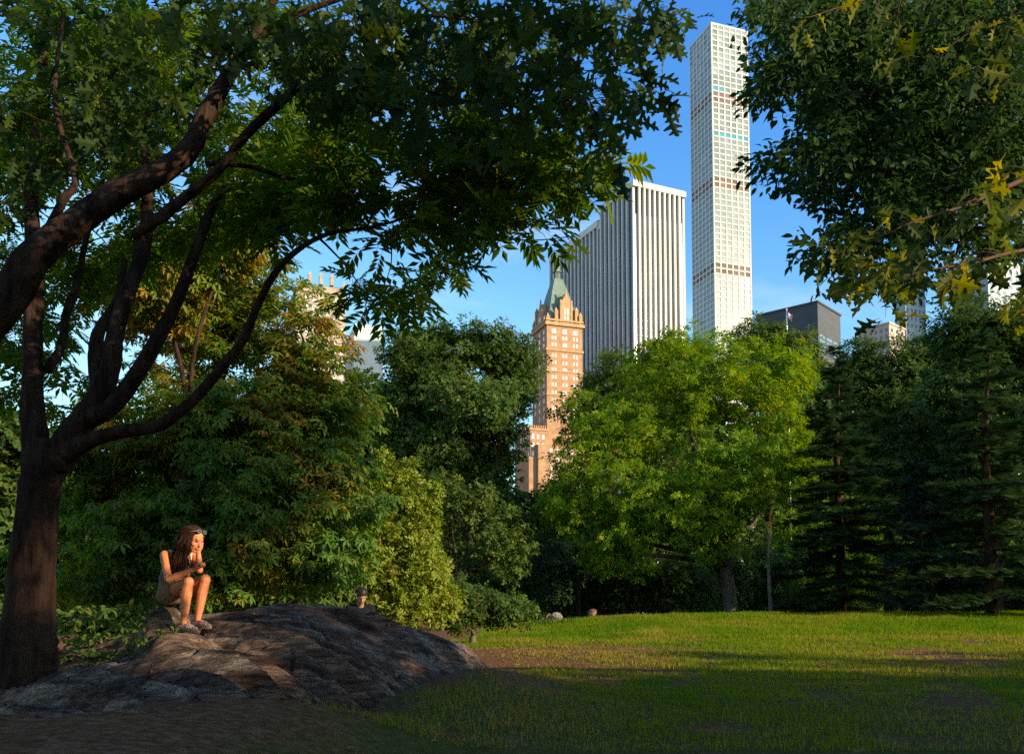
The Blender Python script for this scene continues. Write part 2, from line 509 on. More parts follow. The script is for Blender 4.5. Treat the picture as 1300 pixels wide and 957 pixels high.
b.inputs['Roughness'].default_value = 0.85
b.inputs['Specular IOR Level'].default_value = 0.08
bp = N(t, 'ShaderNodeBump', Strength=1.0, Distance=0.05)
t.links.new(n2.outputs['Fac'], bp.inputs['Height'])
t.links.new(bp.outputs[0], b.inputs['Normal'])
o = g.build('rock_outcrop', m, smooth=True)
tag(o, 'long low outcrop of dark layered rock beside the lawn', 'rock', kind='thing')

# ------------------------------------------------------------------ grass
nb = 460000
yy = 6.5 + 31.5 * rng.random(nb) ** 1.1
xx = rng.uniform(-2.2, 0.5 * yy.max() + 3, nb)
kp = (xx < 0.62 * yy + 1.5)
xx, yy = xx[kp], yy[kp]
dn = dirt_amount(xx, yy)
tuft = fbm(xx * 1.6, yy * 1.6, 13, 3)
kp = (rng.random(len(xx)) > dn * 0.97 - 0.02) & (rng.random(len(xx)) < 0.35 + 1.2 * tuft)
xx, yy, tuft, dn = xx[kp], yy[kp], tuft[kp], dn[kp]
onrock = rock_z(xx, yy) > ground_z(xx, yy) + 0.02
kp = ~(onrock & (xx < 0.4) & (yy < 14))
xx, yy, tuft, dn = xx[kp], yy[kp], tuft[kp], dn[kp]
zz = ground_z(xx, yy)
nb = len(xx)
hgt = (0.045 + 0.085 * tuft ** 1.5) * rng.uniform(0.5, 1.4, nb) * (0.7 + 0.6 * sstep(20, 27, yy)) * (1 - 0.45 * dn)
hgt *= np.where(rng.random(nb) < 0.015, 1.9, 1.0)
az = rng.uniform(0, 2 * np.pi, nb)
wd = 0.004 + 0.00028 * yy
lean = rng.uniform(0.1, 0.8, nb)
ca, sa = np.cos(az), np.sin(az)
B0 = np.stack([xx - sa * wd, yy + ca * wd, zz - 0.01], -1)
B1 = np.stack([xx + sa * wd, yy - ca * wd, zz - 0.01], -1)
T0 = np.stack([xx + ca * hgt * lean, yy + sa * hgt * lean, zz + hgt], -1)
dry = fbm(xx * 0.5, yy * 0.35, 17, 3)
tn = np.clip(0.25 + 0.36 * (1 - sstep(18, 23, yy)) + 1.2 * (dry - 0.45) + 0.22 * rng.standard_normal(nb) + 0.3 * dn + 0.25 * sstep(0, 1, 1 - np.abs((yy - 23 + 0.05 * xx) / 1.4)), 0, 1)  # last term puts the yellow of the sunlit strip into the tint
g = G()
g.add(np.stack([B0, B1, T0], 1).reshape(-1, 3), None, np.arange(nb * 3).reshape(-1, 3), np.repeat(tn, 3))
o = g.build('grass', M_grass)
tag(o, 'short green and straw grass growing over the lawn', 'grass', kind='stuff')

# ------------------------------------------------------------------ leaf templates
def lobed(half, fold=0.3, droop=0.25):
    v, q = [], []
    n = len(half)
    for x, y in half:
        v += [(x, 0, -droop * x * x), (x, y, fold * y - droop * x * x), (x, -y, fold * y - droop * x * x)]
    for k in range(n - 1):
        a, c = 3 * k, 3 * (k + 1)
        q += [(a, c, c + 1, a + 1), (a, a + 2, c + 2, c)]
    return np.array(v, float), np.array(q)


OAK = lobed([(-0.25, 0.008), (0.0, 0.012), (0.08, 0.05), (0.17, 0.23), (0.22, 0.20), (0.26, 0.07), (0.34, 0.09), (0.46, 0.36), (0.53, 0.33), (0.55, 0.10), (0.63, 0.09), (0.75, 0.27), (0.80, 0.23), (0.80, 0.07), (0.88, 0.10), (1.0, 0.0)])
OVATE = lobed([(0, 0.0), (0.25, 0.2), (0.55, 0.24), (1.0, 0.0)])
DIAMOND = (np.array([(0, 0, 0), (0.5, -0.27, 0.06), (1, 0, -0.04), (0.5, 0.27, 0.06)], float), np.array([(0, 1, 2, 3)]))


def palmate():
    v, q = [], []
    for k, (a, L) in enumerate([(-105, 0.55), (-52, 0.85), (0, 1.0), (52, 0.85), (105, 0.55)]):
        c, s = math.cos(R(a)), math.sin(R(a))
        for x, y, z in [(0.02, 0, 0), (0.62 * L, -0.17 * L, -0.10 * L), (L, 0, -0.32 * L), (0.62 * L, 0.17 * L, -0.10 * L)]:
            v.append((c * x - s * y, s * x + c * y, z))
        q.append((4 * k, 4 * k + 1, 4 * k + 2, 4 * k + 3))
    return np.array(v, float), np.array(q)


def pinnate(pairs=4):
    v, q = [], []
    def leaflet(x0, a, L, z0):
        c, s = math.cos(R(a)), math.sin(R(a))
        k = len(v)
        for x, y, z in [(0.0, 0, 0), (0.45 * L, -0.19 * L, 0.02), (L, 0, -0.12 * L), (0.45 * L, 0.19 * L, 0.02)]:
            v.append((x0 + c * x - s * y, s * x + c * y, z + z0))
        q.append((k, k + 1, k + 2, k + 3))
    for p in range(pairs):
        x0 = 0.22 + 0.62 * p / pairs
        L = 0.34 + 0.05 * p
        z0 = -0.18 * x0 * x0
        leaflet(x0, 55, L, z0); leaflet(x0, -55, L, z0)
    leaflet(0.78, 0, 0.40, -0.12)
    k = len(v)
    v += [(0, -0.008, 0), (0, 0.008, 0), (0.8, 0.006, -0.11), (0.8, -0.006, -0.11)]
    q.append((k, k + 1, k + 2, k + 3))
    return np.array(v, float), np.array(q)


def spray(n=5, seed=0, w=0.26):
    """A twig end with several small leaves, for trees far off."""
    r = np.random.default_rng(seed)
    v, q = [], []
    for k in range(n):
        x0 = 0.05 + 0.6 * k / n
        a = r.uniform(20, 70) * (1 if k % 2 else -1)
        if k == n - 1: a = 0
        L = r.uniform(0.34, 0.5)
        tz = r.uniform(-0.25, 0.25)
        c, s = math.cos(R(a)), math.sin(R(a))
        b = len(v)
        for x, y, z in [(0, 0, 0), (0.5 * L, -w * L, 0.3 * tz * L), (L, 0, tz * L), (0.5 * L, w * L, -0.3 * tz * L)]:
            v.append((x0 + c * x - s * y, s * x + c * y, z))
        q.append((b, b + 1, b + 2, b + 3))
    return np.array(v, float), np.array(q)


PALM, PINN, SPRAY, SPRAY7 = palmate(), pinnate(4), spray(5, 1), spray(7, 2, 0.32)


def needle_twig():
    v, q = [], []
    for k in range(7):
        x0 = k / 7
        for sgn in (1, -1):
            b = len(v)
            L = 0.33 * (1 - 0.5 * abs(x0 - 0.4))
            c, s = math.cos(R(50)), sgn * math.sin(R(50))
            for x, y, z in [(0, -0.02, 0), (L, -0.045, -0.02), (L * 1.05, 0.0, -0.03), (0, 0.05, 0.01)]:
                v.append((x0 + c * x - s * y, s * x + c * y, z))
            q.append((b, b + 1, b + 2, b + 3))
    b = len(v)
    v += [(0, -0.02, 0), (0, 0.02, 0), (1.2, 0.01, 0), (1.2, -0.01, 0)]
    q.append((b, b + 1, b + 2, b + 3))
    return np.array(v, float), np.array(q)


NEED = needle_twig()


# ------------------------------------------------------------------ growing
def smooth_path(pts, n=6):
    """Catmull-Rom through control points (rows may hold any number of columns)."""
    p = np.asarray(pts, float)
    if len(p) < 3:
        t = np.linspace(0, 1, n + 1)[:, None]
        return p[0] * (1 - t) + p[-1] * t
    e = np.concatenate([2 * p[:1] - p[1:2], p, 2 * p[-1:] - p[-2:-1]])
    out = []
    for k in range(1, len(e) - 2):
        a, b_, c, d = e[k - 1], e[k], e[k + 1], e[k + 2]
        for t in np.linspace(0, 1, n, endpoint=False):
            out.append(0.5 * (2 * b_ + (c - a) * t + (2 * a - 5 * b_ + 4 * c - d) * t * t + (3 * b_ - a - 3 * c + d) * t ** 3))
    out.append(e[-2])
    return np.array(out)


class Wood:
    """Branch skeleton: every added path leaves nodes that later twigs start from."""
    def __init__(s):
        s.nodes, s.rad = [], []

    def path(s, geo, pts, rad, sides=8, n=6, wob=0.0, rough=0.04):
        pr = np.concatenate([np.asarray(pts, float), np.asarray(rad, float)[:, None]], 1)
        pr = smooth_path(pr, n)
        if wob: pr[1:-1, :3] += rng.normal(0, wob, (len(pr) - 2, 3))
        geo.tube(pr[:, :3], np.maximum(pr[:, 3], 0.002), sides, rng.uniform(0.3, 0.7), rough)
        s.nodes += list(pr[:, :3]); s.rad += list(pr[:, 3])
        return pr

    def twigs(s, geo, pts, r0=0.02, sides=4, sag=0.08, maxr=None):
        """Joins points to the nearest wood, nearest first, so that twigs fork like branches."""
        nodes = np.array(s.nodes)
        pts = np.asarray(pts)
        d = np.array([((nodes - p) ** 2).sum(1).min() for p in pts])
        buf = np.zeros((len(nodes) + 4 * len(pts), 3)); buf[:len(nodes)] = nodes
        rb = np.zeros(len(buf)); rb[:len(nodes)] = s.rad
        k = len(nodes)
        dirs = np.zeros((len(pts), 3))
        for j in np.argsort(d):
            p = pts[j]
            dd = ((buf[:k] - p) ** 2).sum(1) * np.where(rb[:k] > r0 * 2.5, 1.0, 1.1)
            a = int(np.argmin(dd))
            A = buf[a]
            L = np.linalg.norm(p - A)
            r = min(rb[a] * 0.75, r0 * (0.5 + 0.5 * min(1, L)))
            r = max(r, r0 * 0.22)
            mid = (A + p) / 2 + np.array([0, 0, sag * L]) + rng.normal(0, 0.07 * L, 3)
            q1 = A * 0.56 + mid * 0.5 - p * 0.06
            q2 = mid * 0.5 + p * 0.5 + np.array([0, 0, sag * L * 0.3])
            path = np.array([A, q1, mid, q2, p])
            rr = np.array([r, r * 0.85, r * 0.7, r * 0.55, r * 0.35])
            geo.tube(path, rr, sides, 0.5)
            buf[k:k + 4] = path[1:]; rb[k:k + 4] = rr[1:]
            k += 4
            v = p - q1
            dirs[j] = v / (np.linalg.norm(v) + 1e-9)
        return dirs


def unit(v):
    return v / (np.linalg.norm(v, axis=-1, keepdims=True) + 1e-9)


def leaves_at(geo, tmpl, centres, dirs, per, spread, size, upb=0.9, droop=0.3, flat=0.5, tint_mu=0.4, tint_sd=0.16, clump_sd=0.12, tint_fn=None, outb=0.0, crown_c=None, rnd=0.55):
    """Clumps of leaves: flattened discs round each twig end."""
    n = len(centres)
    idx = np.repeat(np.arange(n), per)
    m = len(idx)
    off = rng.normal(0, 1, (m, 3))
    off = off / (np.linalg.norm(off, axis=1, keepdims=True) + 1e-9) * (rng.random((m, 1)) ** 0.5)
    off[:, 2] *= flat
    pos = centres[idx] + off * (spread * rng.uniform(0.7, 1.3, n)[idx])[:, None]
    nrm = np.array([0, 0, 1.0]) * upb + rng.normal(0, rnd, (m, 3)) + off * 0.5
    if crown_c is not None and outb: nrm = nrm + outb * unit(centres - crown_c)[idx]
    dr = off * 1.0 + dirs[idx] * 0.7 + rng.normal(0, 0.4, (m, 3)) + np.array([0, 0, -droop])
    ti = tint_mu + clump_sd * rng.standard_normal(n)[idx] + tint_sd * rng.standard_normal(m)
    if tint_fn is not None: ti = ti + tint_fn(pos)
    geo.scatter(tmpl, pos, nrm, dr, size * rng.uniform(0.65, 1.25, m), np.clip(ti, 0, 1))


def lobes_world(lobes, d):
    out = []
    for px, py, dd, rx_, ry_ in lobes:
        c = P(px, py, d + dd)
        k = (d + dd) / F
        out.append((c, np.array([rx_ * k, rx_ * k * 0.95, ry_ * k])))
    return out


def in_lobes(L, n, shell=0.42):
    w = np.array([r[0] * r[2] + 0.3 * r[0] * r[1] for c, r in L]); w = w / w.sum()
    ii = rng.choice(len(L), n, p=w)
    u = unit(rng.normal(0, 1, (n, 3)))
    rad = rng.random((n, 1)) ** shell
    c = np.array([L[k][0] for k in ii]); r = np.array([L[k][1] for k in ii])
    ph = np.array([k * 1.7 for k in ii])
    lump = 1 + 0.22 * np.sin(3.1 * u[:, 0] + ph * 2) * np.cos(3.7 * u[:, 2] + ph) + 0.12 * np.sin(7 * u[:, 1] + ph)
    return c + u * rad * r * lump[:, None]


def crown_tree(name, label, cat, px, d, lobes, tmpl, lsize, clumps, per, spread, mat, trunk_r=0.25, bark=None, group=None,
               tint_mu=0.4, tint_fn=None, droop=0.25, upb=0.7, fork=0.35, transl=None, shell=0.42, twig_r=0.03, crown_name='crown', clump_sd=0.12, rnd=0.55, flat=0.55, base=None):
    bark = bark or bark_dark
    L = lobes_world(lobes, d)
    if base is None:
        x0 = (px - 650) * d / F
        base = np.array([x0, d, float(ground_z(x0, d)) - 0.05])
    root = empty(name, base, label, cat, group)
    cc = np.mean([c for c, r in L], axis=0)
    lowest = min(c[2] - r[2] for c, r in L)
    top = max(c[2] + r[2] for c, r in L)
    H = top - base[2]
    wg = G(); wd = Wood()
    zf = base[2] + fork * H
    tp = np.array([base, base * 0.9 + np.array([cc[0], cc[1], zf]) * 0.1, [base[0] * 0.8 + cc[0] * 0.2, base[1] * 0.8 + cc[1] * 0.2, zf]])
    tp[1, 2] = base[2] + 0.5 * fork * H
    flare = np.array([base + np.array([0, 0, -0.1]), base + np.array([0, 0, 0.15 * trunk_r + 0.2])])
    pr = wd.path(wg, [flare[0], flare[1], tp[1], tp[2]], [trunk_r * 1.6, trunk_r * 1.12, trunk_r * 0.95, trunk_r * 0.82], 10)
    Tt = tp[2]
    for c, r in sorted(L, key=lambda e: e[0][2]):
        s0 = pr[rng.integers(max(1, int(len(pr) * 0.75)), len(pr)), :3] if c[2] < zf + 1 else Tt
        a = trunk_r * 0.55 * min(1.0, 0.5 + r[0] / 5)
        e = c + np.array([0, 0, r[2] * 0.45])
        mid = s0 * 0.5 + c * 0.5 + rng.normal(0, 0.06, 3) * np.linalg.norm(c - s0) - np.array([0, 0, 0.05 * np.linalg.norm(c - s0)])
        wd.path(wg, [s0, mid, c, e], [a, a * 0.7, a * 0.42, a * 0.12], 6, 5)
    pts = in_lobes(L, clumps, shell)
    pts = pts[pts[:, 2] > ground_z(pts[:, 0], pts[:, 1]) + 0.15]
    dirs = wd.twigs(wg, pts, twig_r)
    wg.build('trunk', bark, root, smooth=True)
    lg = G()
    leaves_at(lg, tmpl, pts, dirs, per, spread, lsize, upb=upb, droop=droop, tint_mu=tint_mu, tint_fn=tint_fn, crown_c=cc, outb=0.5, clump_sd=clump_sd, rnd=rnd, flat=flat)
    lg.build(crown_name, mat, root)
    return root


def in_poly(px, py, poly):
    c = np.zeros(len(px), bool)
    n = len(poly)
    for i in range(n):
        x0, y0 = poly[i]; x1, y1 = poly[(i + 1) % n]
        s = ((y0 > py) != (y1 > py)) & (px < (x1 - x0) * (py - y0) / (y1 - y0 + 1e-9) + x0)
        c ^= s
    return c


def canopy_points(poly, n, d0, d1, seed, gap=0.45, gscale=60.0):
    """Twig ends of an overhanging bough, in a real volume between two distances."""
    poly = np.array(poly, float)
    lo, hi = poly.min(0), poly.max(0)
    out = []
    while len(out) < n:
        px = rng.uniform(lo[0], hi[0], 4000); py = rng.uniform(lo[1], hi[1], 4000)
        ok = in_poly(px, py, poly) & (fbm(px / gscale, py / gscale, seed, 3) > gap * rng.uniform(0.75, 1.1, 4000))
        for a, b_ in zip(px[ok], py[ok]):
            out.append(P(a, b_, rng.uniform(d0, d1)))
    return np.array(out[:n])


def pxpath(rows, d=None):
    """rows of (px, py, distance, width in photo pixels) -> points and radii."""
    pts = [P(a, b_, c) for a, b_, c, w in rows]
    rad = [0.5 * w * c / F for a, b_, c, w in rows]
    return pts, rad


# ------------------------------------------------------------------ the towers
ROT = R(19)           # the street grid seen from here


def local_xy(o_px, D, rz, px_right, px_left):
    """Widths of the two visible faces so that they end at these photo columns."""
    c, s = math.cos(rz), math.sin(rz)
    X0 = (o_px - 650) * D / F
    def solve(ux, uy, px):
        k = (px - 650) / F
        return (k * D - X0) / (ux - k * uy)
    return solve(c, s, px_right), solve(-s, c, px_left)


def windows(root, mesh_boxes, mat, limit=100, name='window', rest='window_rows'):
    """mesh_boxes: list of (x, y, z, w, h, face) sorted with the largest in the photo first."""
    protos = {}
    g2 = G()
    for k, (x, y, z, w, h, f) in enumerate(mesh_boxes):
        if f == 'front': a, b_ = (-w / 2, -0.06, -h / 2), (w / 2, 0.06, h / 2)
        else: a, b_ = (-0.06, -w / 2, -h / 2), (0.06, w / 2, h / 2)
        if k < limit:
            key = (round(w, 3), round(h, 3), f)
            if key not in protos:
                o = G().box(a, b_).build(name, mat, root, local=True)
                protos[key] = o
            else:
                o = protos[key].copy(); COL.objects.link(o); o.parent = root
            o.location = (x, y, z)
        else:
            g2.box(tuple(np.add(a, (x, y, z))), tuple(np.add(b_, (x, y, z))))
    if g2.n:
        o = g2.build(rest, mat, root, local=True)
        o['kind'] = 'stuff'


ZB = -4.0
M_conc = noisy_mat('pale_concrete', [(0.3, (0.46, 0.45, 0.43)), (0.7, (0.55, 0.54, 0.52))], scale=0.05, rough=0.7)
M_marble = noisy_mat('white_stone', [(0.3, (0.44, 0.43, 0.41)), (0.7, (0.54, 0.53, 0.51))], scale=0.06, rough=0.6)
M_glassA = glass_mat('pale_glass', (0.20, 0.235, 0.235), 0.2, 0.6, 0.5, 0.13)
M_glassB = glass_mat('teal_glass', (0.05, 0.26, 0.33), 0.1, 0.9)
M_void = glass_mat('open_floor_shade', (0.13, 0.085, 0.07), 0.6, 0.2, 0.5, 0.3)
M_glassD = glass_mat('dark_bronze_glass', (0.055, 0.052, 0.055), 0.12, 0.9, 0.4, 0.08)
M_glassW = glass_mat('bright_pane', (0.62, 0.60, 0.58), 0.1, 0.8)
M_black = noisy_mat('dark_metal', [(0.3, (0.03, 0.03, 0.035)), (0.7, (0.06, 0.06, 0.065))], scale=2, rough=0.5)

# the very thin white tower
D = 648.0
Wx, Wy = local_xy(913, D, ROT, 957, 881.5)
Wx = Wy = (Wx + Wy) / 2
ztop = P(913, 28, D)[2]
root = empty('apartment_tower', (P(913, HZ, D)[0], D, ZB), 'very tall thin white tower with a square window grid, tallest on the skyline', 'skyscraper', rz=ROT)
H = ztop - ZB
fl = 4.32
g = G()
g.box((0.5, 0.5, 0), (Wx - 0.5, Wy - 0.5, H - 1.3)).build('core', M_black, root, local=True)
g = G()
nrow = int(H / fl)
bw, bd = 1.05, 0.48
for k in range(7):
    x = k * (Wx - bw) / 6
    if 0 < k < 6:
        g.box((x, 0, 0), (x + bw, bd, H)); g.box((0, x, 0), (bd, x + bw, H))
for (a, b_) in ((0, 0), (Wx - bw, 0), (0, Wy - bw), (Wx - bw, Wy - bw)):
    g.box((a, b_, 0), (a + bw, b_ + bw, H))
for r_ in range(nrow + 1):
    z1 = H - r_ * fl
    z0 = z1 - (1.0 if r_ else 1.7)
    g.box((bw, 0.012, z0), (Wx - bw, bd + 0.012, z1 - 0.003)); g.box((0.012, bw, z0), (bd + 0.012, Wy - bw, z1 - 0.003))
g.box((bw, Wy - bd, 0), (Wx - bw, Wy - 0.02, H - 0.01)); g.box((Wx - bd, bw, 0), (Wx - 0.02, Wy - bw, H - 0.01))
g.box((0.5, 0.5, H - 1.2), (Wx - 0.5, Wy - 0.5, H - 0.5))
g.build('concrete_frame', M_conc, root, local=True)
cell = (Wx - bw) / 6
wins, teal, void = [], [], []
for r_ in range(nrow - 2):
    z = H - r_ * fl - fl / 2 - 0.5
    for k in range(6):
        c_ = bw / 2 + (k + 0.5) * cell
        dark = r_ in (12, 13, 27, 28, 42, 43)
        tl = r_ == 19 or (r_ == 11 and k in (0, 1, 4, 5))
        for f in ('front', 'side'):
            e = (c_, 0.36, z, cell - bw, fl - 1.0, f) if f == 'front' else (0.36, c_, z, cell - bw, fl - 1.0, f)
            if dark: void.append(e)
            elif tl and f == 'front': teal.append(e)
            else: wins.append(e)
windows(root, wins, M_glassA)
windows(root, teal, M_glassB, name='teal_window')
windows(root, void, M_void, name='open_bay', limit=72)

# the broad white tower with vertical ribs
D = 453.0
Wx, Wy = local_xy(807.5, D, R(25), 875, 698)
ztop = P(803, 229, D)[2]
H = ztop - ZB
root = empty('office_tower', (P(807.5, HZ, D)[0], D, ZB), 'broad white office tower with close vertical stone ribs', 'skyscraper', rz=R(25))
NOTCH = Wy * 0.34
G().box((0.7, 0.7, 0), (Wx - 0.7, NOTCH, H - 2)).box((2.6, NOTCH, 0), (Wx - 2.6, NOTCH + 4, H - 9)).box((1.7, NOTCH + 4, 0), (Wx - 1.7, Wy - 0.7, H - 7)).build('core', M_glassD, root, local=True)
g = G()
nx = 10
px_ = 1.25
for k in range(nx + 1):
    x = k * (Wx - px_) / nx
    g.box((x, -0.9 if 0 < k < nx else 0, 0), (x + px_, 0.72, H - 3.2))
pitch = (Wx - px_) / nx
ny1 = int(NOTCH / (pitch * 1.35)); ny2 = int((Wy - NOTCH - 4) / (pitch * 1.35))
s1 = (NOTCH - px_ - 0.0) / ny1
for k in range(1, ny1 + 1):
    y = k * s1
    g.box((-0.8, y, 0), (0.72, y + px_, H - 3.2))
s2 = (Wy - NOTCH - 4 - px_) / ny2
for k in range(ny2 + 1):
    y = NOTCH + 4 + k * s2
    g.box((0.3, y, 0), (1.72, y + px_, H - 10.2))
g.build('rib', M_marble, root, local=True)
g = G()
g.box((-0.3, -1.2, H - 3.2), (Wx + 0.3, NOTCH + 0.6, H))
g.box((0.0, NOTCH + 3.7, H - 10.2), (Wx - 0.5, Wy, H - 6.6))
g.box((0.5, NOTCH + 0.6, H - 12), (Wx - 0.5, NOTCH + 3.7, H - 8))
g.build('parapet', M_marble, root, local=True)
M_strip = glass_mat('bronze_sunlit_glass', (0.34, 0.275, 0.20), 0.22, 0.8, 0.45, 0.05)  # warm reflected light of the sunny face put into the colour
M_stripd = glass_mat('bronze_shaded_glass', (0.05, 0.055, 0.07), 0.18, 0.8, 0.5, 0.07)  # same tower glass, shade of the side face put into the colour
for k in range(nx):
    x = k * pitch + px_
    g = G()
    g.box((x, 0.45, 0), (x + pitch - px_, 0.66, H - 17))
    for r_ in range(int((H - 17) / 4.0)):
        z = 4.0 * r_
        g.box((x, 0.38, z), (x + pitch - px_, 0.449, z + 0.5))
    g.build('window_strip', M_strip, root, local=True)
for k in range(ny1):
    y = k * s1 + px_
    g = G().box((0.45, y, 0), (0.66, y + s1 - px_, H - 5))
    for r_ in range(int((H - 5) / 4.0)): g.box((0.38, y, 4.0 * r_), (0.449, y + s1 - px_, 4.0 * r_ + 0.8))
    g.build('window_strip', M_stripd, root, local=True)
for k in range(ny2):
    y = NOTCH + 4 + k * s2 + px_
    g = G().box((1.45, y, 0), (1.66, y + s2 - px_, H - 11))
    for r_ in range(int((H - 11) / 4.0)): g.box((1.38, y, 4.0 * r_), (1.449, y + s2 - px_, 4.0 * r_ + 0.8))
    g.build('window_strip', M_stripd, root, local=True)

# the brick hotel tower with a green copper spire
M_brick = noisy_mat('orange_brick', [(0.3, (0.28, 0.14, 0.07)), (0.5, (0.36, 0.195, 0.105)), (0.75, (0.43, 0.27, 0.165))], scale=0.35, detail=8, rough=0.85)
M_terra = noisy_mat('pale_terracotta', [(0.3, (0.33, 0.18, 0.085)), (0.7, (0.45, 0.29, 0.16))], scale=0.5, rough=0.8)
M_copper = noisy_mat('green_copper', [(0.3, (0.085, 0.135, 0.11)), (0.7, (0.16, 0.22, 0.175))], scale=0.3, rough=0.6, detail=8)
D = 430.0
Wx, Wy = local_xy(695, D, ROT, 741, 676.5)
zt = lambda py: P(695, py, D)[2] - ZB
root = empty('hotel_tower', (P(695, HZ, D)[0], D, ZB), 'orange brick hotel tower under a steep green copper spire', 'tower', rz=ROT)
Hs = zt(412)
g = G().box((0, 0, 0), (Wx, Wy, Hs))
g.build('brick_shaft', M_brick, root, local=True)
g = G()
for py, th, pr_ in ((410, 1.6, 0.9), (443, 1.2, 0.5), (470, 0.7, 0.3), (500, 0.7, 0.3), (405, 0.9, 0.5)):
    z = zt(py)
    g.box((-pr_, -pr_, z - th / 2), (Wx + pr_, Wy + pr_, z + th / 2))
g.build('cornice', M_terra, root, local=True)
wins = []
row_z = [zt(y) for y in (419, 427.5, 436, 450, 459, 468, 477.5, 487, 497, 507, 517, 527, 537, 547, 557)]
for r_, z in enumerate(row_z):
    for k in range(3):
        cx_ = Wx * (0.2 + 0.3 * k)
        if r_ in (0,):
            wins.append((cx_, -0.0, z, 2.3, 2.1, 'front'))
        elif r_ % 3 == 2 and k == 1:
            wins.append((cx_, -0.0, z, 2.2, 1.7, 'front'))
        else:
            wins.append((cx_ - 0.8, -0.0, z, 0.85, 1.65, 'front')); wins.append((cx_ + 0.8, -0.0, z, 0.85, 1.65, 'front'))
    for k in range(3):
        wins.append((-0.0, Wy * (0.2 + 0.3 * k), z, 1.6, 2.0, 'side'))
windows(root, wins[:100], M_glassW)
# steep roof
zr = lambda py: zt(py - 9)
rf = G()
cx_, cy_ = Wx / 2, Wy / 2
rf.frustum(cx_, cy_, Hs, zr(372), Wx * 0.46, Wy * 0.46, Wx * 0.23, Wy * 0.23)
rf.frustum(cx_, cy_, zr(372), zr(353), Wx * 0.23, Wy * 0.23, Wx * 0.115, Wy * 0.115)
roof = rf.build('roof', M_copper, root, local=True)
g = G()
g.box((cx_ - 1.9, cy_ - 1.9, zr(354)), (cx_ + 1.9, cy_ + 1.9, zr(352.5)))
for a in range(8):
    ca, sa = math.cos(a * math.pi / 4), math.sin(a * math.pi / 4)
    g.box((cx_ + 1.25 * ca - 0.22, cy_ + 1.25 * sa - 0.22, zr(353)), (cx_ + 1.25 * ca + 0.22, cy_ + 1.25 * sa + 0.22, zr(343)))
g.frustum(cx_, cy_, zr(343), zr(341.5), 1.8, 1.8, 1.6, 1.6)
g.frustum(cx_, cy_, zr(341.5), zr(330), 1.35, 1.35, 0.55, 0.55)
g.frustum(cx_, cy_, zr(330), zr(316), 0.5, 0.5, 0.06, 0.06)
g.build('lantern', M_copper, roof, local=True)


def gable(name, x, y, w, dep, z0, ze, zp, face):
    gg = G()
    def b2(a, b_, z0_, z1_, o0, o1):
        if face == 'front': gg.box((x + a, y + o0, z0_), (x + b_, y + o1, z1_))
        else: gg.box((x + o0, y + a, z0_), (x + o1, y + b_, z1_))
    n = 7
    b2(-w / 2, w / 2, z0, ze, 0, dep)
    for k in range(n):
        ww = w * (1 - k / n) * 0.5
        b2(-ww, ww, ze + (zp - ze) * k / n, ze + (zp - ze) * (k + 1) / n, 0.002 * k, dep)
    b2(-0.3, 0.3, zp, zp + 2.2, 0.2, 0.8)
    for sg in (-1, 1):
        b2(sg * w / 2 - 0.45, sg * w / 2 + 0.45, z0, ze + (zp - ze) * 0.4, -0.2, 0.8)
    o = gg.build(name, M_terra, root, local=True)
    for sg in (-0.75, 0.75):
        for zc in (0.25, 0.62):
            h_ = (ze - z0) * 0.30
            zz_ = z0 + (ze - z0) * zc + 0.8
            gw = G()
            if face == 'front': gw.box((x + sg - 0.38, y - 0.07, zz_ - h_ / 2), (x + sg + 0.38, y + 0.05, zz_ + h_ / 2))
            else: gw.box((x - 0.07, y + sg - 0.38, zz_ - h_ / 2), (x + 0.05, y + sg + 0.38, zz_ + h_ / 2))
            gw.build('pane', M_glassW, o, local=True)


gable('gable', Wx * 0.55, 0.15, Wx * 0.30, 4.0, Hs, zt(384), zt(369), 'front')
gable('gable', 0.15, Wy * 0.5, Wy * 0.30, 4.0, Hs, zt(394), zt(378), 'side')
for x, y, zp in ((0.8, 0.8, 396), (Wx - 0.8, 0.8, 391), (0.8, Wy - 0.8, 392), (Wx - 0.8, Wy - 0.8, 388), (Wx * 0.27, 0.6, 388), (Wx * 0.86, 1.6, 384), (0.9, Wy * 0.8, 378), (0.6, Wy * 0.22, 396)):
    g = G()
    g.box((x - 0.85, y - 0.85, Hs), (x + 0.85, y + 0.85, zt(zp + 6)))
    g.frustum(x, y, zt(zp + 6), zt(zp), 0.95, 0.95, 0.1, 0.1)
    g.build('turret', M_terra, root, local=True)
# lower wing
g = G()
wz = zt(545)
g.box((-6, -4, 0), (Wx + 1, -0.02, wz - 8)); g.box((-9.0, -1.0, 0), (-0.02, Wy + 1, wz)); g.box((-10, -2, 0), (-6.02, Wy * 0.8, wz - 14))
g.build('lower_wing', M_brick, root, local=True)
g = G()
for k in range(9):
    g.box((-9.3 + k * 1.1, -1.3, wz), (-8.8 + k * 1.1, -0.5, wz + 1.4)); g.box((-9.3, -1.3 + k * 2.2, wz), (-8.6, -0.5 + k * 2.2, wz + 1.4))
g.box((-9.4, -1.4, wz - 1.0), (0.3, Wy + 1.4, wz - 0.003))
g.build('battlement', M_terra, root, local=True)
ww_ = []
for r_ in range(7):
    for k in range(3): ww_.append((-7.6 + 2.6 * k, -1.0, wz - 4 - 4.1 * r_, 1.2, 2.2, 'front'))
    for k in range(5): ww_.append((-9.0, 1.2 + 3.6 * k, wz - 4 - 4.1 * r_, 1.2, 2.2, 'side'))
    for k in range(5): ww_.append((0.5 + 3.6 * k, -4.0, wz - 11 - 4.1 * r_, 1.4, 2.2, 'front'))
windows(root, ww_, M_glassW, limit=91, name='wing_window')

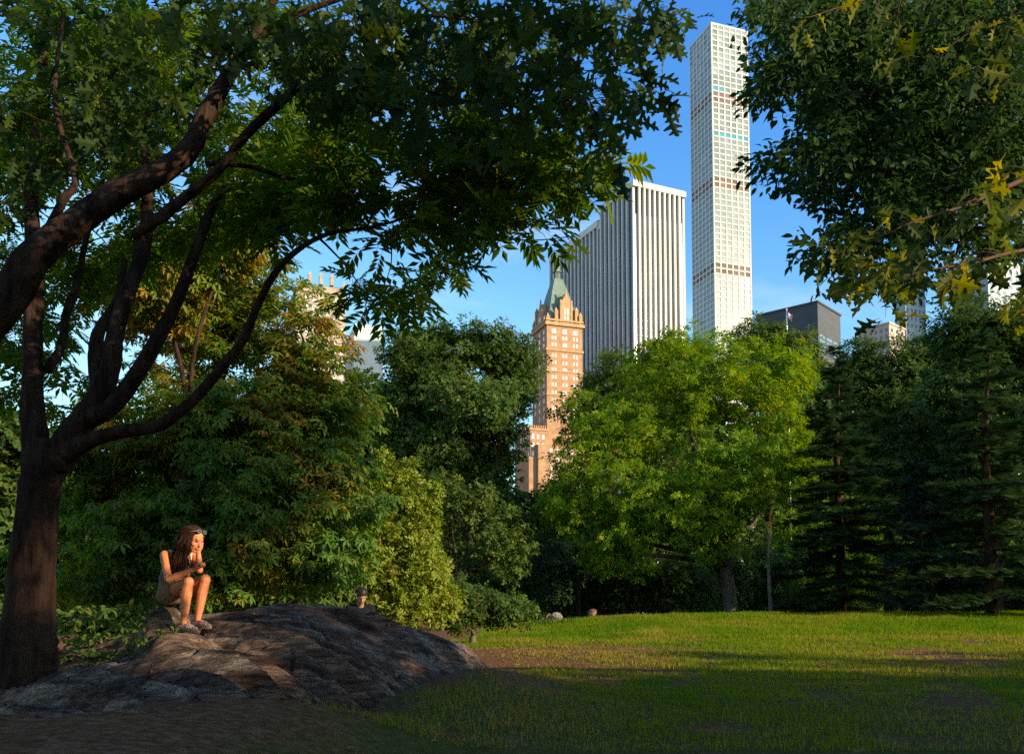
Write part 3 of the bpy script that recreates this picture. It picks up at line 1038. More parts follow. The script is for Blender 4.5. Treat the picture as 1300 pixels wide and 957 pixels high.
# the pale stone hotel at the left with a mansard roof
M_lime = noisy_mat('limestone', [(0.3, (0.30, 0.23, 0.17)), (0.7, (0.41, 0.33, 0.25))], scale=0.2, rough=0.85, detail=8)
M_slate = noisy_mat('grey_copper_roof', [(0.3, (0.13, 0.14, 0.13)), (0.7, (0.24, 0.25, 0.22))], scale=0.3, rough=0.7)
D = 470.0
Wx, Wy = local_xy(370, D, ROT, 434.5, 325)
zt = lambda py: P(370, py, D)[2] - ZB
root = empty('stone_hotel', (P(370, HZ, D)[0], D, ZB), 'pale stone hotel with grey mansard roof, half hidden behind the left trees', 'hotel', rz=ROT)
Hs = zt(368)
G().box((0, 0, 0), (Wx, Wy, Hs)).build('stone_shaft', M_lime, root, local=True)
g = G()
for py, th, pr_ in ((367, 1.5, 0.8), (383, 1.0, 0.4), (410, 1.0, 0.4)):
    z = zt(py); g.box((-pr_, -pr_, z - th / 2), (Wx + pr_, Wy + pr_, z + th / 2))
g.build('cornice', M_lime, root, local=True)
G().box((1.6, 1.6, Hs), (Wx - 1.6, Wy - 1.6, zt(358))).build('upper_storey', M_lime, root, local=True)
g = G()
g.frustum(Wx / 2, Wy / 2, zt(358), zt(306), Wx / 2 - 1.4, Wy / 2 - 1.4, Wx * 0.19, Wy * 0.19)
g.frustum(Wx / 2, Wy / 2, zt(306), zt(296), Wx * 0.19, Wy * 0.19, Wx * 0.12, Wy * 0.12)
g.build('mansard_roof', M_slate, root, local=True)
for k in range(3):
    x = Wx * (0.28 + 0.22 * k)
    g = G(); g.box((x - 0.9, 1.2, zt(356)), (x + 0.9, 4.0, zt(346))); g.frustum(x, 2.6, zt(346), zt(341), 1.1, 1.5, 0.1, 1.2)
    g.build('dormer', M_lime, root, local=True)
for x, y in ((1.0, 1.0), (Wx - 1.0, 1.0), (1.0, Wy - 1.0), (Wx - 1.0, Wy * 0.5)):
    g = G(); g.box((x - 0.8, y - 0.8, Hs), (x + 0.8, y + 0.8, zt(357)))
    g.frustum(x, y, zt(357), zt(354), 1.0, 1.0, 0.5, 0.5); g.frustum(x, y, zt(354), zt(349), 0.45, 0.45, 0.08, 0.08)
    g.build('turret', M_lime, root, local=True)
ww_ = [(Wx * (0.07 + 0.142 * k), 0.0, zt(377 + 11 * r_), 1.5, 2.6, 'front') for r_ in range(12) for k in range(7)]
windows(root, ww_, M_glassW, limit=84)

# white glass block with a mast
D = 560.0
root = empty('glass_block', (P(446, HZ, D)[0], D, ZB), 'white glass block with a dark roof mast, left of the skyline gap', 'office block', rz=R(17))
zt = lambda py: P(462, py, D)[2] - ZB
Wx, Wy = local_xy(446, D, R(17), 483.5, 438)
M_whiteg = noisy_mat('white_panel', [(0.3, (0.55, 0.58, 0.57)), (0.7, (0.62, 0.64, 0.63))], scale=0.1, rough=0.4)
M_palegreen = glass_mat('pale_green_glass', (0.42, 0.53, 0.48), 0.25, 0.6, 0.1, 0.1)
H = zt(411)
G().box((0, 0, 0), (Wx, Wy + 20, H - 0.02)).build('tower_body', M_whiteg, root, local=True)
for k in range(9):
    z1 = H - 1.0 - k * 1.55
    G().box((0.35, -0.16, z1 - 0.85), (Wx - 0.35, 0.1, z1)).build('window_band', M_palegreen, root, local=True)
g = G()
mx_, my_ = Wx * 0.42, 6.0
Hm = zt(379)
for sx in (-0.55, 0.55):
    for sy in (-0.55, 0.55):
        g.tube([(mx_ + sx, my_ + sy, H - 0.1), (mx_ + sx * 0.7, my_ + sy * 0.7, Hm - 4), (mx_ + sx * 0.3, my_ + sy * 0.3, Hm)], [0.2, 0.16, 0.1], 5)
n = 12
for k in range(n):
    z = H + (Hm - H) * k / n
    w = 0.55 * (1 - 0.5 * k / n)
    g.box((mx_ - w - 0.1, my_ - w - 0.1, z), (mx_ + w + 0.1, my_ + w + 0.1, z + 0.25))
    g.tube([(mx_ - w, my_ - w, z + 0.2), (mx_ + w, my_ - w, z + (Hm - H) / n)], 0.12, 4)
g.box((mx_ - 1.3, my_ - 0.3, H + (Hm - H) * 0.34), (mx_ + 1.3, my_ + 0.3, H + (Hm - H) * 0.38))
g.build('mast', M_black, root, local=True)

# dark slab block on the right
M_gslab = noisy_mat('dark_grey_cladding', [(0.3, (0.045, 0.05, 0.06)), (0.7, (0.07, 0.075, 0.088))], scale=0.1, rough=0.7, stretch=(1, 1, 4))
M_gband = glass_mat('blue_grey_glass', (0.12, 0.17, 0.21), 0.15, 0.9)
D = 330.0
rz = R(48)
Wx, Wy = local_xy(1046, D, rz, 1075, 968)
zt = lambda py: P(1046, py, D)[2] - ZB
root = empty('slab_block', (P(1046, HZ, D)[0], D, ZB), 'dark grey slab block with blank top storeys, behind the flag', 'office block', rz=rz)
H = zt(384)
G().box((0, 0, 0), (Wx, Wy, H)).build('clad_body', M_gslab, root, local=True)
G().box((-0.4, -0.4, H), (Wx + 0.4, Wy + 0.4, H + 0.7)).build('parapet', M_black, root, local=True)
for k in range(10):
    z = zt(423 + 6.2 * k)
    nW = 12
    for j in range(nW):
        if k < 4:
            G().box((-0.12, 1 + j * (Wy - 2) / nW, z - 1.1), (0.1, 1 + (j + 0.8) * (Wy - 2) / nW, z + 0.1)).build('window', M_gband, root, local=True)
    for j in range(3):
        if k < 4:
            G().box((1 + j * (Wx - 2) / 3, -0.12, z - 1.1), (1 + (j + 0.8) * (Wx - 2) / 3, 0.1, z + 0.1)).build('window', M_gband, root, local=True)

# pinkish stone block, grey tower and low pale block on the right
M_pink = noisy_mat('pink_stone', [(0.3, (0.40, 0.29, 0.25)), (0.7, (0.50, 0.38, 0.32))], scale=0.2, rough=0.85)


def plain_block(name, label, px, D, pr_, pl, top, mat, rz, rows, wmat, ncol=4, nside=5, step=9.0, cap=True):
    Wx, Wy = local_xy(px, D, rz, pr_, pl)
    zt = lambda py: P(px, py, D)[2] - ZB
    root = empty(name, (P(px, HZ, D)[0], D, ZB), label, 'building', rz=rz)
    H = zt(top)
    G().box((0, 0, 0), (Wx, Wy, H)).build('wall', mat, root, local=True)
    if cap: G().box((-0.4, -0.4, H), (Wx + 0.4, Wy + 0.4, H + 0.8)).build('cornice', mat, root, local=True)
    fs = step * D / F
    ww = []
    for r_ in range(rows):
        z = H - fs * (r_ + 0.8)
        for k in range(ncol): ww.append((Wx * (k + 0.5) / ncol, 0, z, Wx / ncol * 0.45, fs * 0.5, 'front'))
        for k in range(nside): ww.append((0, Wy * (k + 0.5) / nside, z, Wy / nside * 0.4, fs * 0.5, 'side'))
    windows(root, ww, wmat)
    return root


plain_block('stone_block', 'pink stone block with a sunlit right face, right of the dark slab', 1138, 380, 1158, 1097, 411, M_pink, R(40), 6, M_glassD, 3, 6)
M_gtower = noisy_mat('blue_grey_panels', [(0.3, (0.26, 0.28, 0.31)), (0.7, (0.36, 0.38, 0.41))], scale=0.2, rough=0.5)
plain_block('grey_tower', 'blue grey tower showing between the leaves of the right canopy', 1160, 520, 1186, 1146, 318, M_gtower, R(25), 10, M_gband, 5, 4, 10)
plain_block('grey_tower', 'slate grey tower behind the overhanging leaves at the right edge', 1268, 500, 1310, 1222, 322, M_gtower, R(25), 10, M_gband, 5, 6, 10)
M_cream = noisy_mat('cream_stone', [(0.3, (0.55, 0.48, 0.40)), (0.7, (0.68, 0.61, 0.53))], scale=0.3, rough=0.8)
plain_block('cream_block', 'cream apartment block glimpsed through the right hand trees', 1190, 190, 1330, 1130, 468, M_cream, R(12), 10, M_glassD, 9, 5, 22)

# ------------------------------------------------------------------ trees beyond the lawn
def lit_top(z0, k):
    return None


crown_tree('yellow_green_tree', 'spreading yellow green tree with a forked trunk, standing alone at the edge of the lawn', 'tree', 930, 42,
           [(770, 560, -1, 72, 60), (865, 500, 0, 95, 68), (960, 500, 0, 70, 62), (730, 640, -1.2, 48, 50), (820, 640, -2, 80, 65), (930, 600, -2, 85, 70), (1000, 580, 0, 42, 55), (880, 455, 1, 70, 34), (1010, 470, 1.0, 34, 30), (780, 700, -1.5, 55, 36), (905, 680, -2.2, 52, 34)],
           SPRAY, 0.25, 1900, 30, 0.36, M_yellow, 0.33, bark_grey, tint_mu=0.56, upb=0.6, fork=0.26, twig_r=0.025)
crown_tree('broadleaf_tree', 'big dark green tree with a rounded lumpy crown, left of the brick tower', 'tree', 602, 46,
           [(545, 480, 0, 58, 52), (615, 440, 0, 42, 34), (650, 465, 0.5, 36, 40), (520, 450, 1, 34, 30), (600, 520, -1, 74, 46), (652, 500, 0, 22, 28), (505, 540, 0, 40, 50), (632, 570, 0, 28, 32), (560, 570, 0, 60, 50), (615, 640, 0.5, 48, 56), (560, 430, 1, 22, 20)],
           SPRAY, 0.38, 2300, 16, 0.5, M_dark, 0.45, bark_dark, tint_mu=0.45, upb=0.7, fork=0.3)
crown_tree('broadleaf_tree', 'pale green tree whose crown shows at the foot of the ribbed tower', 'tree', 790, 62,
           [(790, 490, 0, 56, 40), (850, 465, 0, 44, 34), (745, 520, 0, 40, 40), (835, 540, 0, 70, 60)],
           SPRAY, 0.5, 800, 14, 0.6, M_mid, 0.35, tint_mu=0.45)
crown_tree('broadleaf_tree', 'flat topped dark tree below the thin white tower, behind the yellow tree', 'tree', 975, 70,
           [(965, 432, 0, 34, 26), (1005, 446, 0, 40, 24), (985, 480, 0, 60, 40), (940, 450, 0, 22, 16)],
           SPRAY, 0.5, 700, 14, 0.6, M_dark, 0.35, tint_mu=0.5)
crown_tree('broadleaf_tree', 'bluish green tree behind the tall conifer', 'tree', 1130, 50,
           [(1115, 480, 0, 46, 46), (1085, 470, 0, 26, 36), (1150, 520, 0, 52, 50), (1120, 580, 0, 60, 60), (1170, 460, 0, 34, 40)],
           SPRAY, 0.40, 1200, 15, 0.5, M_dark, 0.35, tint_mu=0.4)
crown_tree('broadleaf_tree', 'rounded dark green tree between the two conifers', 'tree', 1180, 47,
           [(1180, 540, 0, 50, 44), (1150, 590, 0, 44, 40), (1210, 590, 0, 40, 46), (1175, 640, 0, 50, 50)],
           SPRAY, 0.38, 1000, 15, 0.45, M_dark, 0.3, tint_mu=0.48)
crown_tree('broadleaf_tree', 'tall dark tree at the right edge below the overhanging leaves', 'tree', 1262, 42,
           [(1240, 430, 0, 60, 54), (1290, 440, 0, 50, 60), (1215, 500, 0, 46, 50), (1275, 530, 0, 60, 60), (1320, 500, 0, 50, 70), (1230, 585, 0, 34, 34)],
           SPRAY, 0.38, 1600, 15, 0.5, M_dark, 0.38, tint_mu=0.35)
crown_tree('leafy_tree', 'fresh green small tree in front of the big dark trunk', 'tree', 575, 40,
           [(560, 620, 0, 34, 24), (600, 640, 0, 34, 30), (550, 660, 0.5, 30, 34), (640, 690, 0, 40, 50)],
           SPRAY, 0.30, 320, 12, 0.36, M_mid, 0.14, tint_mu=0.45)
crown_tree('leafy_tree', 'light green low tree reaching down left of the yellow tree', 'tree', 735, 45,
           [(725, 620, 0, 40, 34), (700, 650, 0, 34, 40), (760, 640, 0, 40, 34)],
           SPRAY, 0.30, 260, 12, 0.36, M_mid, 0.13, tint_mu=0.6)

# understorey at the wood's edge
shrubs = [
    (612, 735, 43, 34, 42, 'dark shrub at the left end of the grass crest', M_dark),
    (650, 745, 45, 34, 44, 'dark rounded bush behind the curly haired head', M_dark),
    (700, 735, 49, 46, 58, 'blackish green bush behind the two heads on the crest', M_needle),
    (755, 735, 50, 46, 60, 'tall blackish bush right of the two heads', M_needle),
    (808, 740, 48, 40, 46, 'dark bush left of the yellow tree trunk', M_dark),
    (865, 745, 47, 40, 42, 'loose dark bush beside the yellow tree trunk', M_dark),
    (905, 735, 50, 36, 50, 'dark bush directly behind the yellow tree trunk', M_dark),
    (960, 735, 52, 40, 54, 'dark bush between the yellow trunk and the thin stake', M_dark),
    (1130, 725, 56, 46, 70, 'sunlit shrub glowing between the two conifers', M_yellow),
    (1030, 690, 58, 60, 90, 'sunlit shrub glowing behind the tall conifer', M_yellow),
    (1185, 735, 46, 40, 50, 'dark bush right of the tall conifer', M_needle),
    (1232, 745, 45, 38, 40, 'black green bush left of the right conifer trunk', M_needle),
    (385, 745, 25, 60, 44, 'green bush behind the crest of the rock, left of the bowed man', M_mid),
    (270, 745, 26, 70, 44, 'green bush under the chestnut behind the sitting woman', M_mid),
    (890, 755, 60, 44, 40, 'far low bush glimpsed left of the yellow tree trunk', M_dark),
    (985, 755, 62, 46, 40, 'far low bush glimpsed right of the bare stem', M_dark),
    (1060, 755, 61, 46, 40, 'far low bush behind the tall conifer trunk', M_dark),
    (1290, 740, 46, 40, 48, 'black green bush in the far right corner of the lawn', M_needle),
]
for px, py, d, rx_, ry_, lab, mt in shrubs:
    crown_tree('shrub', lab, 'shrub', px, d, [(px, py, 0, rx_, ry_), (px - 0.6 * rx_, py + 0.3 * ry_, 0.3, rx_ * 0.6, ry_ * 0.6), (px + 0.6 * rx_, py + 0.25 * ry_, -0.2, rx_ * 0.6, ry_ * 0.65)],
               SPRAY, 0.34, 420, 13, 0.45, mt, 0.06, tint_mu=0.35, fork=0.2, twig_r=0.015, group='understorey shrubs along the wood edge')

# distant wood: trees one behind another that close the view
far = [
    (470, 545, 66, 80, 95), (560, 560, 78, 70, 100), (640, 660, 82, 60, 70), (740, 665, 80, 60, 70), (880, 560, 76, 80, 110), (1030, 530, 78, 70, 120),
    (1110, 600, 80, 60, 110), (1200, 640, 78, 70, 95), (1290, 600, 76, 80, 120), (20, 690, 60, 90, 60), (130, 640, 64, 90, 90), (280, 560, 62, 110, 130), (390, 560, 64, 80, 120), (-20, 560, 50, 90, 70), (60, 590, 56, 70, 60),
]
labs = ['behind the chestnut crown', 'behind the big dark tree', 'in the gap below the brick tower', 'left of the yellow tree', 'straight behind the yellow tree', 'behind the tall conifer top',
        'between the tall conifer and the round tree', 'behind the round tree at right', 'in the far right background', 'at the far left beyond the trunk', 'left behind the twin chestnut stems', 'behind the middle of the chestnut', 'behind the right half of the chestnut', 'left of the many stemmed tree at the frame edge', 'just right of the many stemmed trunk']
proto = {}
for k, ((px, py, d, rx_, ry_), lb) in enumerate(zip(far, labs)):
    crown_tree('woodland_tree', 'distant green tree ' + lb, 'tree', px, d, [(px, py, 0, rx_, ry_ * 0.7), (px - rx_ * 0.5, py + ry_ * 0.7, 0, rx_ * 0.7, ry_ * 0.7), (px + rx_ * 0.5, py + ry_ * 0.7, 0, rx_ * 0.7, ry_ * 0.7), (px, py + ry_ * 1.3, 0, rx_, ry_ * 0.7)],
               SPRAY7, 0.75, 800, 14, 0.9, M_mid if k % 3 == 1 else M_dark, 0.3, tint_mu=0.35, twig_r=0.04, group='distant trees closing the wood')


# ------------------------------------------------------------------ conifers
def conifer(name, label, px, d, top, width, z_low, nwhorl, mat, droop=0.12, trunk_r=0.2, dens=1.0, group=None):
    x0 = (px - 650) * d / F
    base = np.array([x0, d, float(ground_z(x0, d)) - 0.05])
    tip = P(px, top, d)
    root = empty(name, base, label, 'conifer', group)
    H = tip[2] - base[2]
    wg, wd = G(), Wood()
    wd.path(wg, [base - [0, 0, 0.1], base + [0.02, 0, H * 0.3], base + [-0.03, 0, H * 0.65], tip], [trunk_r * 1.15, trunk_r * 0.85, trunk_r * 0.5, 0.015], 10, 8)
    pos, nr, dr, sz, ti = [], [], [], [], []
    for k in range(nwhorl):
        f = k / (nwhorl - 1)
        z = base[2] + H * (z_low + (0.985 - z_low) * f ** 0.92)
        L0 = width * d / F * (1 - f) ** 0.85 * (0.55 + 0.45 * min(1, (f + 0.12) * 4)) + 0.12
        nbr = int(6 - 2 * f)
        a0 = rng.uniform(0, 6.28)
        for j in range(nbr):
            a = a0 + j * 2 * math.pi / nbr + rng.uniform(-0.35, 0.35)
            L = L0 * rng.uniform(0.45, 1.22)
            if rng.random() < 0.08: continue
            D_ = np.array([math.cos(a), math.sin(a), 0])
            z_ = z + rng.uniform(-0.28, 0.28)
            st = np.array([base[0], base[1], z_])
            dr_ = droop * (1.25 - f) + rng.uniform(-0.05, 0.10)
            pts = [st, st + D_ * L * 0.4 + [0, 0, -dr_ * L * 0.25], st + D_ * L * 0.75 + [0, 0, -dr_ * L * 0.75], st + D_ * L + [0, 0, -dr_ * L * 0.8]]
            b0 = max(0.012, trunk_r * 0.22 * (1 - f))
            path = wd.path(wg, pts, [b0, b0 * 0.7, b0 * 0.4, 0.005], 5, 4)
            Pth = path[:, :3]
            nt_ = int((14 + 26 * L) * dens)
            side = np.array([-D_[1], D_[0], 0])
            for q_ in range(nt_):
                s_ = 0.06 + 0.94 * (q_ + rng.random()) / nt_
                ii = s_ * (len(Pth) - 1); i0 = min(int(ii), len(Pth) - 2)
                p = Pth[i0] * (1 - ii + i0) + Pth[i0 + 1] * (ii - i0)
                sg = 1 if q_ % 2 else -1
                reach = 0.36 * L * (1.15 - s_) + 0.18
                v = D_ * 0.75 + side * sg * rng.uniform(0.5, 1.1) + np.array([0, 0, rng.uniform(-0.25, 0.05)])
                v = v / np.linalg.norm(v)
                nn = max(1, int(reach / 0.22))
                for h_ in range(nn):
                    pos.append(p + v * 0.22 * h_); dr.append(v + rng.normal(0, 0.12, 3)); nr.append(np.array([0, 0, 1]) + rng.normal(0, 0.22, 3))
                    sz.append(rng.uniform(0.32, 0.5)); ti.append(0.35 + 0.14 * rng.standard_normal() + 0.2 * h_ / nn)
    wg.build('trunk', bark_dark, root, smooth=True)
    lg = G()
    lg.scatter(NEED, np.array(pos), np.array(nr), np.array(dr), np.array(sz), np.clip(np.array(ti), 0, 1))
    lg.build('foliage', mat, root)
    return root


conifer('conifer', 'tall dark conifer in tiers at the right side of the lawn', 1067, 38, 446, 118, 0.055, 24, M_needle, 0.10, 0.21, 1.0)
conifer('conifer', 'near black conifer with bare trunk and level boughs at the right edge', 1258, 33, 430, 125, 0.10, 17, M_needle, 0.05, 0.22, 0.85)
conifer('conifer', 'small bluish conifer between the two dark conifers', 1172, 44, 590, 62, 0.05, 14, M_needleb, 0.15, 0.12, 1.0)

# thin stake beside the lawn
x0 = (977 - 650) * 36.5 / F
zb = float(ground_z(x0, 36.5))
root = empty('stake', (x0, 36.5, zb), 'thin bare stem standing right of the yellow tree trunk', 'sapling')
g = G(); wd = Wood()
wd.path(g, [(x0, 36.5, zb - 0.1), (x0 + 0.02, 36.5, zb + 0.6), (x0 - 0.02, 36.5, zb + 1.5), (x0 - 0.06, 36.4, zb + 2.6), (x0 - 0.02, 36.4, zb + 3.5)], [0.09, 0.085, 0.075, 0.06, 0.03], 8, 5)
tw = np.array([x0, 36.4, zb + 3.0]) + rng.normal(0, 1, (40, 3)) * [0.8, 0.8, 0.6]
dirs = wd.twigs(g, tw, 0.015)
g.build('trunk', bark_grey, root, smooth=True)
lg = G(); leaves_at(lg, SPRAY, tw, dirs, 8, 0.3, 0.25, tint_mu=0.35)
lg.build('crown', M_dark, root)

# ------------------------------------------------------------------ the light shrub by the rock
def fine_shrub(name, label, px, d, lobes, mat, n, seed, lsize=0.17, tint_mu=0.5, weep=0.5):
    return crown_tree(name, label, 'shrub', px, d, lobes, SPRAY, lsize, n, 15, 0.17, mat, 0.07, bark_grey, tint_mu=tint_mu, droop=weep, upb=0.25, fork=0.25, twig_r=0.012, rnd=0.7, clump_sd=0.16, flat=0.9)


fine_shrub('pointed_shrub', 'pale yellow green bush with spiky tops and hanging sprays beside the rock', 525, 20,
           [(490, 620, 0.2, 9, 42), (512, 620, 0.2, 17, 42), (531, 640, 0, 8, 26), (518, 680, 0, 36, 44), (488, 690, 0, 26, 46), (538, 728, -0.3, 36, 44), (498, 750, -0.4, 38, 40), (560, 764, -0.3, 20, 24), (520, 770, -0.4, 42, 26), (548, 640, 0.1, 9, 36)], M_shrub, 1000, 3, 0.17, 0.62)
fine_shrub('dark_shrub', 'low dark green bush between the pale bush and the lawn', 600, 22,
           [(600, 765, 0, 40, 30), (640, 775, 0.4, 40, 20), (575, 775, -0.3, 30, 20)], M_dark, 260, 4, 0.18, 0.4, 0.3)

# ------------------------------------------------------------------ chestnut behind the woman
def orange(pos):
    c = fbm(pos[:, 0] * 0.9, pos[:, 2] * 0.9, 33, 3)
    return np.clip((pos[:, 2] - 1.8) * 0.05, -0.12, 0.12) + 1.0 * (c - 0.5)


crown_tree('chestnut_tree', 'leafy chestnut with rusty tinged leaves filling the view behind the woman', 'tree', 215, 17.5,
           [(310, 365, 0.8, 78, 62), (250, 430, 0.6, 100, 80), (380, 450, 0.2, 72, 76), (420, 530, 0, 62, 70), (300, 540, -0.3, 110, 80), (190, 560, 0.3, 100, 80), (420, 620, -0.4, 66, 70), (320, 650, -0.8, 110, 70),
            (200, 680, -0.4, 100, 70), (110, 620, 0.5, 70, 90), (400, 710, -0.5, 70, 52), (280, 730, -0.6, 90, 46), (140, 740, -0.3, 70, 52), (450, 690, 0, 34, 46), (60, 720, 1.0, 60, 60)],
           PALM, 0.20, 2300, 8, 0.30, M_chest, 0.24, bark_dark, tint_mu=0.36, tint_fn=orange, droop=0.55, upb=0.85, fork=0.32, twig_r=0.02, shell=0.5, rnd=0.4, flat=0.4, crown_name='crown')
# second stem of the chestnut
crown_tree('chestnut_tree', 'slim chestnut stem close beside the larger one, topped with yellowed leaves', 'tree', 236, 16.6,
           [(290, 310, 0, 60, 46), (200, 360, 0, 80, 60)],
           PALM, 0.19, 420, 8, 0.3, M_chest, 0.15, bark_dark, tint_mu=0.46, tint_fn=orange, droop=0.5, upb=0.85, fork=0.5, twig_r=0.02, rnd=0.4, flat=0.4)

# off to the right, beyond the frame: unseen trees added to shade the rock, the lawn and the conifers
SDIR = np.array(TO_SUN)
OPEN = [(np.array([-3.02, 8.72, 0.46]), 0.68), (P(262, 125, 6.0), 0.35), (P(130, 552, 9.0), 0.30), (P(1210, 300, 5.0), 0.5), (P(1170, 390, 5.0), 0.35), (P(1285, 390, 4.8), 0.25)]


def shade_tree(label, x, y, r, h, z0, n=700, lsz=0.45, per=13):
    base = np.array([x, y, float(ground_z(x, y))])
    root = empty('added_shade_tree', base, label, 'tree', 'unseen trees added to shade the view')
    L = [(base + np.array([0, 0, z0 + (h - z0) * 0.5]), np.array([r, r, (h - z0) * 0.5])), (base + np.array([r * 0.4, 0.3 * r, z0 + (h - z0) * 0.35]), np.array([r * 0.8, r * 0.8, (h - z0) * 0.35])),
         (base + np.array([-r * 0.35, -0.3 * r, z0 + (h - z0) * 0.4]), np.array([r * 0.8, r * 0.8, (h - z0) * 0.38]))]
    wg, wd = G(), Wood()
    wd.path(wg, [base - [0, 0, 0.1], base + [0, 0, max(z0, 0.8)], base + [0, 0, h * 0.7]], [0.4, 0.32, 0.1], 10)
    pts = in_lobes(L, n, 0.6)
    for p0, rr in OPEN:                       # sun gaps cut through the added crowns towards chosen spots
        dv = pts - p0
        dist = np.linalg.norm(dv - (dv @ SDIR)[:, None] * SDIR, axis=1)
        pts = pts[dist > rr + 0.65]
    dirs = wd.twigs(wg, pts, 0.03)
    wg.build('trunk', bark_dark, root, smooth=True)
    lg = G(); leaves_at(lg, SPRAY7, pts, dirs, per, 0.6, lsz)
    lg.build('crown', M_dark, root)
    return root


def along(n, s):
    return float(s * SDIR[0] / math.cos(SUN_EL) - n * SDIR[1] / math.cos(SUN_EL)), float(s * SDIR[1] / math.cos(SUN_EL) + n * SDIR[0] / math.cos(SUN_EL))


SHADE = [
    ('tall added shade tree behind the viewer', 3.0, -14.0, 5.5, 13.0, 1.5, 450, 0.6),
    ('tall added shade tree left of the rock beyond the frame', -14.5, 7.0, 5.0, 13.0, 0.5, 700, 0.6),
    ('tall added shade tree behind the viewer on the right', *along(-1.5, 15), 3.6, 13.5, 0.3, 900),
    ('tall added shade tree on the right with a sun gap cut through it', *along(3.5, 16.5), 3.8, 14.0, 0.3, 1000),
    ('tall added shade tree on the right beside the viewer', *along(8.0, 15), 3.4, 10.0, 0.2, 900),
    ('middling added shade tree on the right beyond the frame', *along(12.3, 15.5), 2.9, 6.6, 0.1, 700),
    ('small added shade tree on the right beyond the frame', *along(16.6, 16.5), 2.3, 6.5, 0.0, 500),
    ('low added shade tree farthest along on the right beyond the frame', *along(19.6, 17.5), 1.9, 5.6, 0.0, 420),
    ('unseen tree added beyond the frame to shade the right hand conifer', 38.0, 33.5, 6.0, 15.0, 1.0, 700, 0.6),
    ('unseen shade tree added beyond the frame behind the right conifer', 30.0, 42.0, 6.0, 14.0, 1.0, 700, 0.6),
]
for a in SHADE: shade_tree(*a)

# flag on its pole
D = 75.0
zt = lambda py: P(1002.5, py, D)[2]
xf = P(1002.5, 600, D)[0]
zb = float(ground_z(xf, D))
root = empty('flagpole', (xf, D, zb), 'slim pale flagpole with a red, white and blue striped flag over the treetops', 'flagpole')
g = G(); g.tube([(xf, D, zb - 0.2), (xf, D, zt(404)), (xf, D, zt(391.5))], [0.11, 0.06, 0.045], 8)
g.build('pole', M_glassW, root, smooth=True)
a = np.linspace(0, 6.28, 8, endpoint=False)
g = G(); g.tube([(xf, D, zt(391.5)), (xf, D, zt(391.0)), (xf, D, zt(390.4))], [0.05, 0.09, 0.02], 8)
g.build('finial', M_black, root, smooth=True)
M_red = noisy_mat('flag_red', [(0.3, (0.55, 0.03, 0.04)), (0.7, (0.62, 0.05, 0.05))], rough=0.8)
M_wht = noisy_mat('flag_white', [(0.3, (0.75, 0.73, 0.72)), (0.7, (0.8, 0.79, 0.78))], rough=0.8)
M_blu = noisy_mat('flag_blue', [(0.3, (0.03, 0.045, 0.16)), (0.7, (0.04, 0.06, 0.2))], rough=0.8)
# a nearly limp flag: it hangs in folds from the hoist
fl_h, fl_l = 0.60, 1.05
rows, cols = 27, 26
def flag_pt(u, v, off=0.0):       # u along the fly 0..1, v down the hoist 0..1
    sw = 0.62 * u
    x = xf + 0.05 - 0.20 * math.sin(u * 5.0 + v) * (0.3 + 0.5 * u) + 0.20 * u
    y = D - 0.05 - 0.22 * u + 0.10 * math.sin(u * 9 + 1.0) * u
    z = zt(393.2) - v * fl_h - 0.62 * u * (0.8 + 0.15 * math.sin(3 * u))
    return (x, y + off, z)
parts = {'r': G(), 'w': G(), 'b': G()}
for c in range(cols):
    for r_ in range(13):
        u0, u1, v0_, v1 = c / cols, (c + 1) / cols, r_ / 13, (r_ + 1) / 13
        key = 'b' if (u1 <= 0.42 and r_ < 7) else ('r' if r_ % 2 == 0 else 'w')
        f4 = [flag_pt(u0, v0_), flag_pt(u1, v0_), flag_pt(u1, v1), flag_pt(u0, v1)]
        b4 = [flag_pt(u0, v0_, .006), flag_pt(u1, v0_, .006), flag_pt(u1, v1, .006), flag_pt(u0, v1, .006)]
        parts[key].add(f4 + b4, [(0, 1, 2, 3), (7, 6, 5, 4)])
fr = parts['r'].build('flag', M_red, root)
parts['w'].build('white_stripes', M_wht, fr)
parts['b'].build('blue_canton', M_blu, fr)
g = G()
for r_ in range(5):
    for c in range(6):
        u, v = 0.03 + c * 0.064 + (0.03 if r_ % 2 else 0), 0.05 + r_ * 0.1
        x, y, z = flag_pt(u, v, -0.006)
        s_ = 0.012
        g.add([(x, y, z + s_), (x + s_, y, z), (x, y, z - s_), (x - s_, y, z)], [(0, 1, 2, 3)])
g.build('stars', M_wht, fr)

# ------------------------------------------------------------------ the near trees
# many-stemmed tree at the left with feathery leaves
root = empty('locust_tree', P(36, 840, 9.2 * 0.83), 'dark many-stemmed tree at the left of the rock with long bare limbs and feathery leaves', 'tree')
wd = Wood()


def limb(geo, rows, sides=10, n=7, rough=0.05, near=1.0, slim=1.0):
    pts, rad = pxpath([(a, b_, c * near, w_ * slim) for a, b_, c, w_ in rows])
    return wd.path(geo, pts, rad, sides, n, 0.0, rough)


